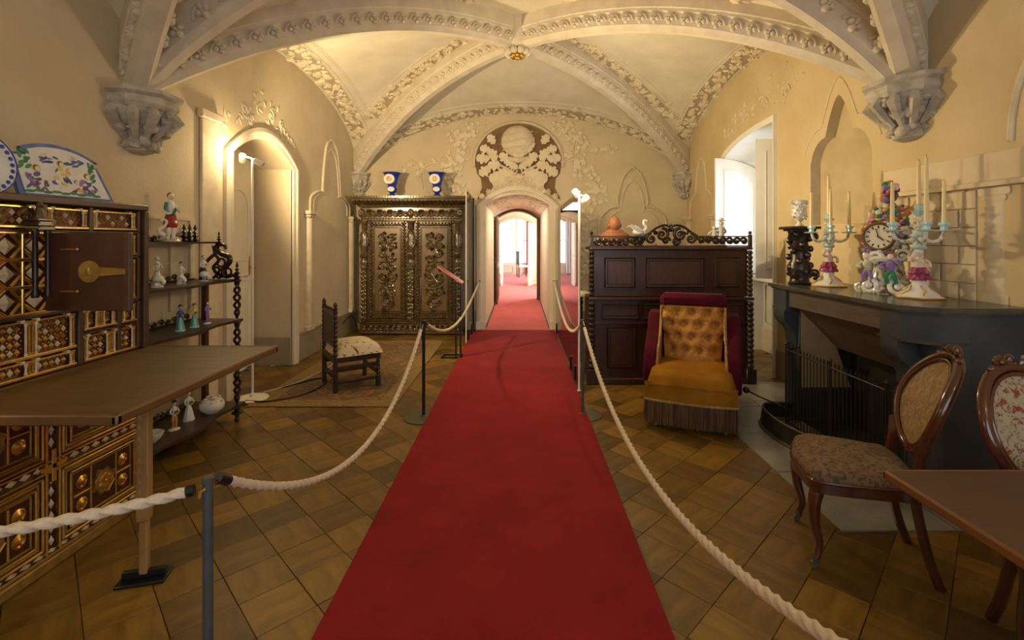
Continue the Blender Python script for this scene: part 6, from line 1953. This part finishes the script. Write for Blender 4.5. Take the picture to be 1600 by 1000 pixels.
for s_ in (-1, 1):
    sp = [(-.14, .36), (-.12, .50), (-.05, .60), (.06, .66), (.14, .72), (.20, .80), (.25, .85), (.38, .86), (.37, .6), (.33, .22), (-.10, .24)]
    P = [Vector((0, a, b_)) for a, b_ in sp]
    x0, x1 = (.275, .385) if s_ > 0 else (-.385, -.275)
    o = MB().prism([(p.y, p.z) for p in P], x0, x1, 'yz').build('arm', 'velvet', ac, True, 50)
    bv = o.modifiers.new('round', 'BEVEL'); bv.width = .022; bv.segments = 3
    m = MB()
    inn = spline([(s_ * .272, -.13, .38), (s_ * .272, -.11, .50), (s_ * .268, -.04, .595), (s_ * .262, .05, .67), (s_ * .262, .12, .76), (s_ * .268, .19, .90)], 5)
    m.tube(inn, .009, 8, lobes=2, amp=.25, twist=220); m.build('piping', 'cord', ac)
    m = MB(); m.prism([(-.12, .38), (-.10, .50), (-.03, .59), (.06, .665), (.14, .77), (.22, .92), (.22, .38)], s_ * .262, s_ * .278, 'yz'); m.build('arm_lining', 'damask', ac)
for sx in (-1, 1):
    for y in (d0 + .06, .28):
        m = MB(); m.lathe([(.014, .035), (.016, .07), (.025, .22)], (sx * .26, y, 0), 10); lg = m.build('leg', 'chair_dark', ac)
        m = MB(); m.lathe([(.018, -.009), (.020, 0), (.018, .009)], seg=12, M=Matrix.Translation((sx * .26, y, .020)) @ Matrix.Rotation(PI / 2, 4, 'Y')); m.build('castor', 'brass', lg)

# ------------------------------------------------------------------ balloon back chairs
def balloon(lab, loc, rot, seatm, backm, tall=1.06):
    t = thing('balloon_back_chair', lab, 'chair', loc, rot)
    hw, hd = .245, .22
    # serpentine seat outline
    def outl(k):
        return [(-.255 * k, -.20 * k), (-.21 * k, -.245 * k), (-.12 * k, -.265 * k), (0, -.285 * k), (.12 * k, -.265 * k), (.21 * k, -.245 * k), (.255 * k, -.20 * k), (.245 * k, -.05 * k), (.215 * k, .12 * k), (.19 * k, .205 * k), (0, .225 * k), (-.19 * k, .205 * k), (-.215 * k, .12 * k), (-.245 * k, -.05 * k)]
    ol = [(p.x, p.y) for p in spline([(a, b_, 0) for a, b_ in outl(1)] + [(outl(1)[0][0], outl(1)[0][1], 0)], 4)][:-1]
    m = MB(); V, F = [], []
    n = len(ol)
    lev = [(1.0, .375), (1.0, .44), (.98, .448)]
    m.prism([(a, b_) for a, b_ in ol], .385, .435, 'xy'); m.tube([(a, b_, .44) for a, b_ in ol], .008, 6, closed=True); m.build('seat_rail', 'chair_mahogany', t)
    m = MB(); rings = [(.985, .436), (.99, .455), (.95, .485), (.82, .505), (.55, .515), (.2, .52)]
    V = [(a * k, b_ * k, z) for k, z in rings for a, b_ in ol] + [(0, 0, .521)]
    for r_ in range(len(rings) - 1):
        for i in range(n): F.append((r_ * n + i, r_ * n + (i + 1) % n, (r_ + 1) * n + (i + 1) % n, (r_ + 1) * n + i))
    for i in range(n): F.append(((len(rings) - 1) * n + i, (len(rings) - 1) * n + (i + 1) % n, len(rings) * n))
    m.add(V, F).build('seat', seatm, t, True, 70)
    for sx in (-1, 1):
        P = spline([(sx * .205, -.205, .40), (sx * .222, -.225, .33), (sx * .215, -.222, .22), (sx * .20, -.20, .12), (sx * .208, -.215, .05)], 5)
        m = MB(); m.tube(P, [.036 - .020 * min(1, i / (len(P) * .8)) for i in range(len(P))], 10); lg = m.build('front_leg', 'chair_mahogany', t)
        m = MB(); m.lathe([(.015, .03), (.017, .06)], (sx * .208, -.217, 0), 10); m.lathe([(.016, -.008), (.018, 0), (.016, .008)], seg=12, M=Matrix.Translation((sx * .208, -.225, .018)) @ Matrix.Rotation(PI / 2, 4, 'Y')); m.build('castor', 'base_steel', lg)
        P = spline([(sx * .17, .19, .42), (sx * .175, .21, .28), (sx * .18, .245, .12), (sx * .185, .285, 0.002)], 5)
        m = MB(); m.tube(P, [.022] * len(P), 8); m.build('rear_leg', 'chair_mahogany', t)
    # back: leaning, slightly dished oval
    def bp(a, b_, off=0.0):   # a across, b_ up from .44
        z = .44 + b_
        return (a, .20 + .16 * b_ / .6 + .05 * (b_ / .6) ** 2 - .06 * (a / .22) ** 2 * .8 - off, z)
    cz_, rx, rz = .36, .215, .235
    ov = []
    for k in range(40):
        a = 2 * PI * k / 40
        f = 1 - .10 * max(0, -math.sin(a))
        ov.append((rx * math.cos(a) * f, cz_ + rz * math.sin(a)))
    m = MB(); m.tube([bp(*p) for p in ov], .024, 10, closed=True); m.tube([bp(p[0] * .90, cz_ + (p[1] - cz_) * .90, .018) for p in ov], .009, 8, closed=True)
    for sx in (-1, 1):
        P = spline([(sx * .17, .19, .42), (sx * .165, .205, .50), bp(sx * .165, .15), bp(sx * .19, .22)], 5); m.tube(P, .023, 8)
    bf = m.build('back_frame', 'chair_mahogany', t)
    m = MB()
    for s_ in (-1, 1):
        c = bp(s_ * .045, cz_ + rz + .015)
        m.tube([(c[0] + .030 * math.cos(a) * (1 - .6 * q), c[1] - .006 - .014 * q, c[2] + .028 * math.sin(a) * (1 - .6 * q)) for q, a in [(k / 16, PI / 2 - s_ * 2.4 * PI * k / 16) for k in range(17)]], .011, 7)
        c2 = bp(s_ * .09, cz_ + rz - .005); m.ell((c2[0], c2[1] - .012, c2[2]), (.035, .015, .014), 8, 5)
    c = bp(0, cz_ + rz + .03); m.ell(c, (.02, .02, .026), 8, 6)
    m.build('crest_carving', 'chair_mahogany', bf)
    m = MB(); V, F = [], []
    R_n = 6
    for r_ in range(R_n + 1):
        k = .88 * (1 - r_ / (R_n + .5))
        for p in ov:
            V.append(bp(p[0] * k, cz_ + (p[1] - cz_) * k, .012 + .024 * (1 - (k / .88) ** 2)))
    for r_ in range(R_n):
        for i in range(40): F.append((r_ * 40 + i, r_ * 40 + (i + 1) % 40, (r_ + 1) * 40 + (i + 1) % 40, (r_ + 1) * 40 + i))
    F.append(tuple(R_n * 40 + i for i in range(40)))
    m.add(V, F)
    V2 = [bp(p[0] * .9, cz_ + (p[1] - cz_) * .9, -.01) for p in ov]
    m.add(V2, [tuple(range(40))])
    m.build('back_upholstery', backm, t, True, 70)
    return t
balloon('mahogany balloon-back chair with patterned tapestry seat beside the fireplace', (1.72, 2.47, .001), -1.92, 'tapestry', 'tapestry_gold')
balloon('mahogany oval-back chair with rose tapestry behind the table at the right edge', (2.15, 1.73, .001), -.08, 'tapestry', 'tapestry_rose')

# ------------------------------------------------------------------ table
tb = thing('wooden_table', 'plain reddish brown table cut off by the lower right corner', 'table', (0, 0, 0))
MB().box(1.353, 2.55, .35, 1.78, .722, .748, .006).build('tabletop', 'table_wood', tb)
m = MB(); m.box(1.346, 1.362, .343, 1.787, .715, .7495, .006); m.box(1.346, 2.56, 1.771, 1.787, .715, .7495, .006); m.box(1.346, 2.56, .343, .359, .715, .7495, .006); m.build('edge_band', 'table_edge', tb)
m = MB(); m.box(1.62, 2.45, 1.58, 1.60, .60, .722, .004); m.box(1.60, 1.62, .5, 1.60, .60, .722, .004); m.build('apron', 'mahogany', tb)
for x in (1.66, 2.42):
    for y in (.55, 1.55):
        MB().lathe([(.03, 0), (.035, .03), (.022, .06), (.03, .12), (.045, .35), (.035, .5), (.05, .56), (.05, .722)], (x, y, 0), 14).build('leg', 'mahogany', tb)

# ------------------------------------------------------------------ chair at the far end of the enfilade
fc = thing('dining_chair', 'tiny green-backed chair in front of the far end window', 'chair', (.12, 20.6, .012), PI / 2 + .2)
for sx in (-1, 1):
    for y in (-.2, .2): MB().box(sx * .2 - .02, sx * .2 + .02, y - .02, y + .02, 0, .45, .004).build('leg', 'chair_dark', fc)
cushion(-.24, .24, -.24, .24, .44, .08, 'curtain_white', fc)
MB().box(-.23, .23, .18, .24, .55, 1.12, .03).build('backrest', 'chair_green', fc)
m = MB(); m.box(-.22, -.18, .19, .23, .45, .6, .004); m.box(.18, .22, .19, .23, .45, .6, .004); m.build('back_stile', 'chair_dark', fc)

# ------------------------------------------------------------------ groups of alike things
GROUPS = {'candle': 'candles in the two candelabra', 'candelabrum': 'pair of porcelain candelabra on the mantel', 'rope_stanchion': 'rope stanchions along the carpet', 'barrier_rope': 'barrier ropes along the carpet',
          'porcelain_figurine': 'porcelain figurines on the shelf stand', 'porcelain_urn': 'pair of urns on the wardrobe', 'lamp_stand': 'white lamp stands', 'balloon_back_chair': 'oval backed mahogany chairs',
          'glass_screen': 'glass screens by the doorway', 'window_shutter': 'window shutters', 'curtain': 'curtains of the far window', 'power_cable': 'cables on the floor'}
for o in bpy.data.objects:
    if o.parent is None and o.name.split('.')[0] in GROUPS and 'category' in o:
        o['group'] = GROUPS[o.name.split('.')[0]]
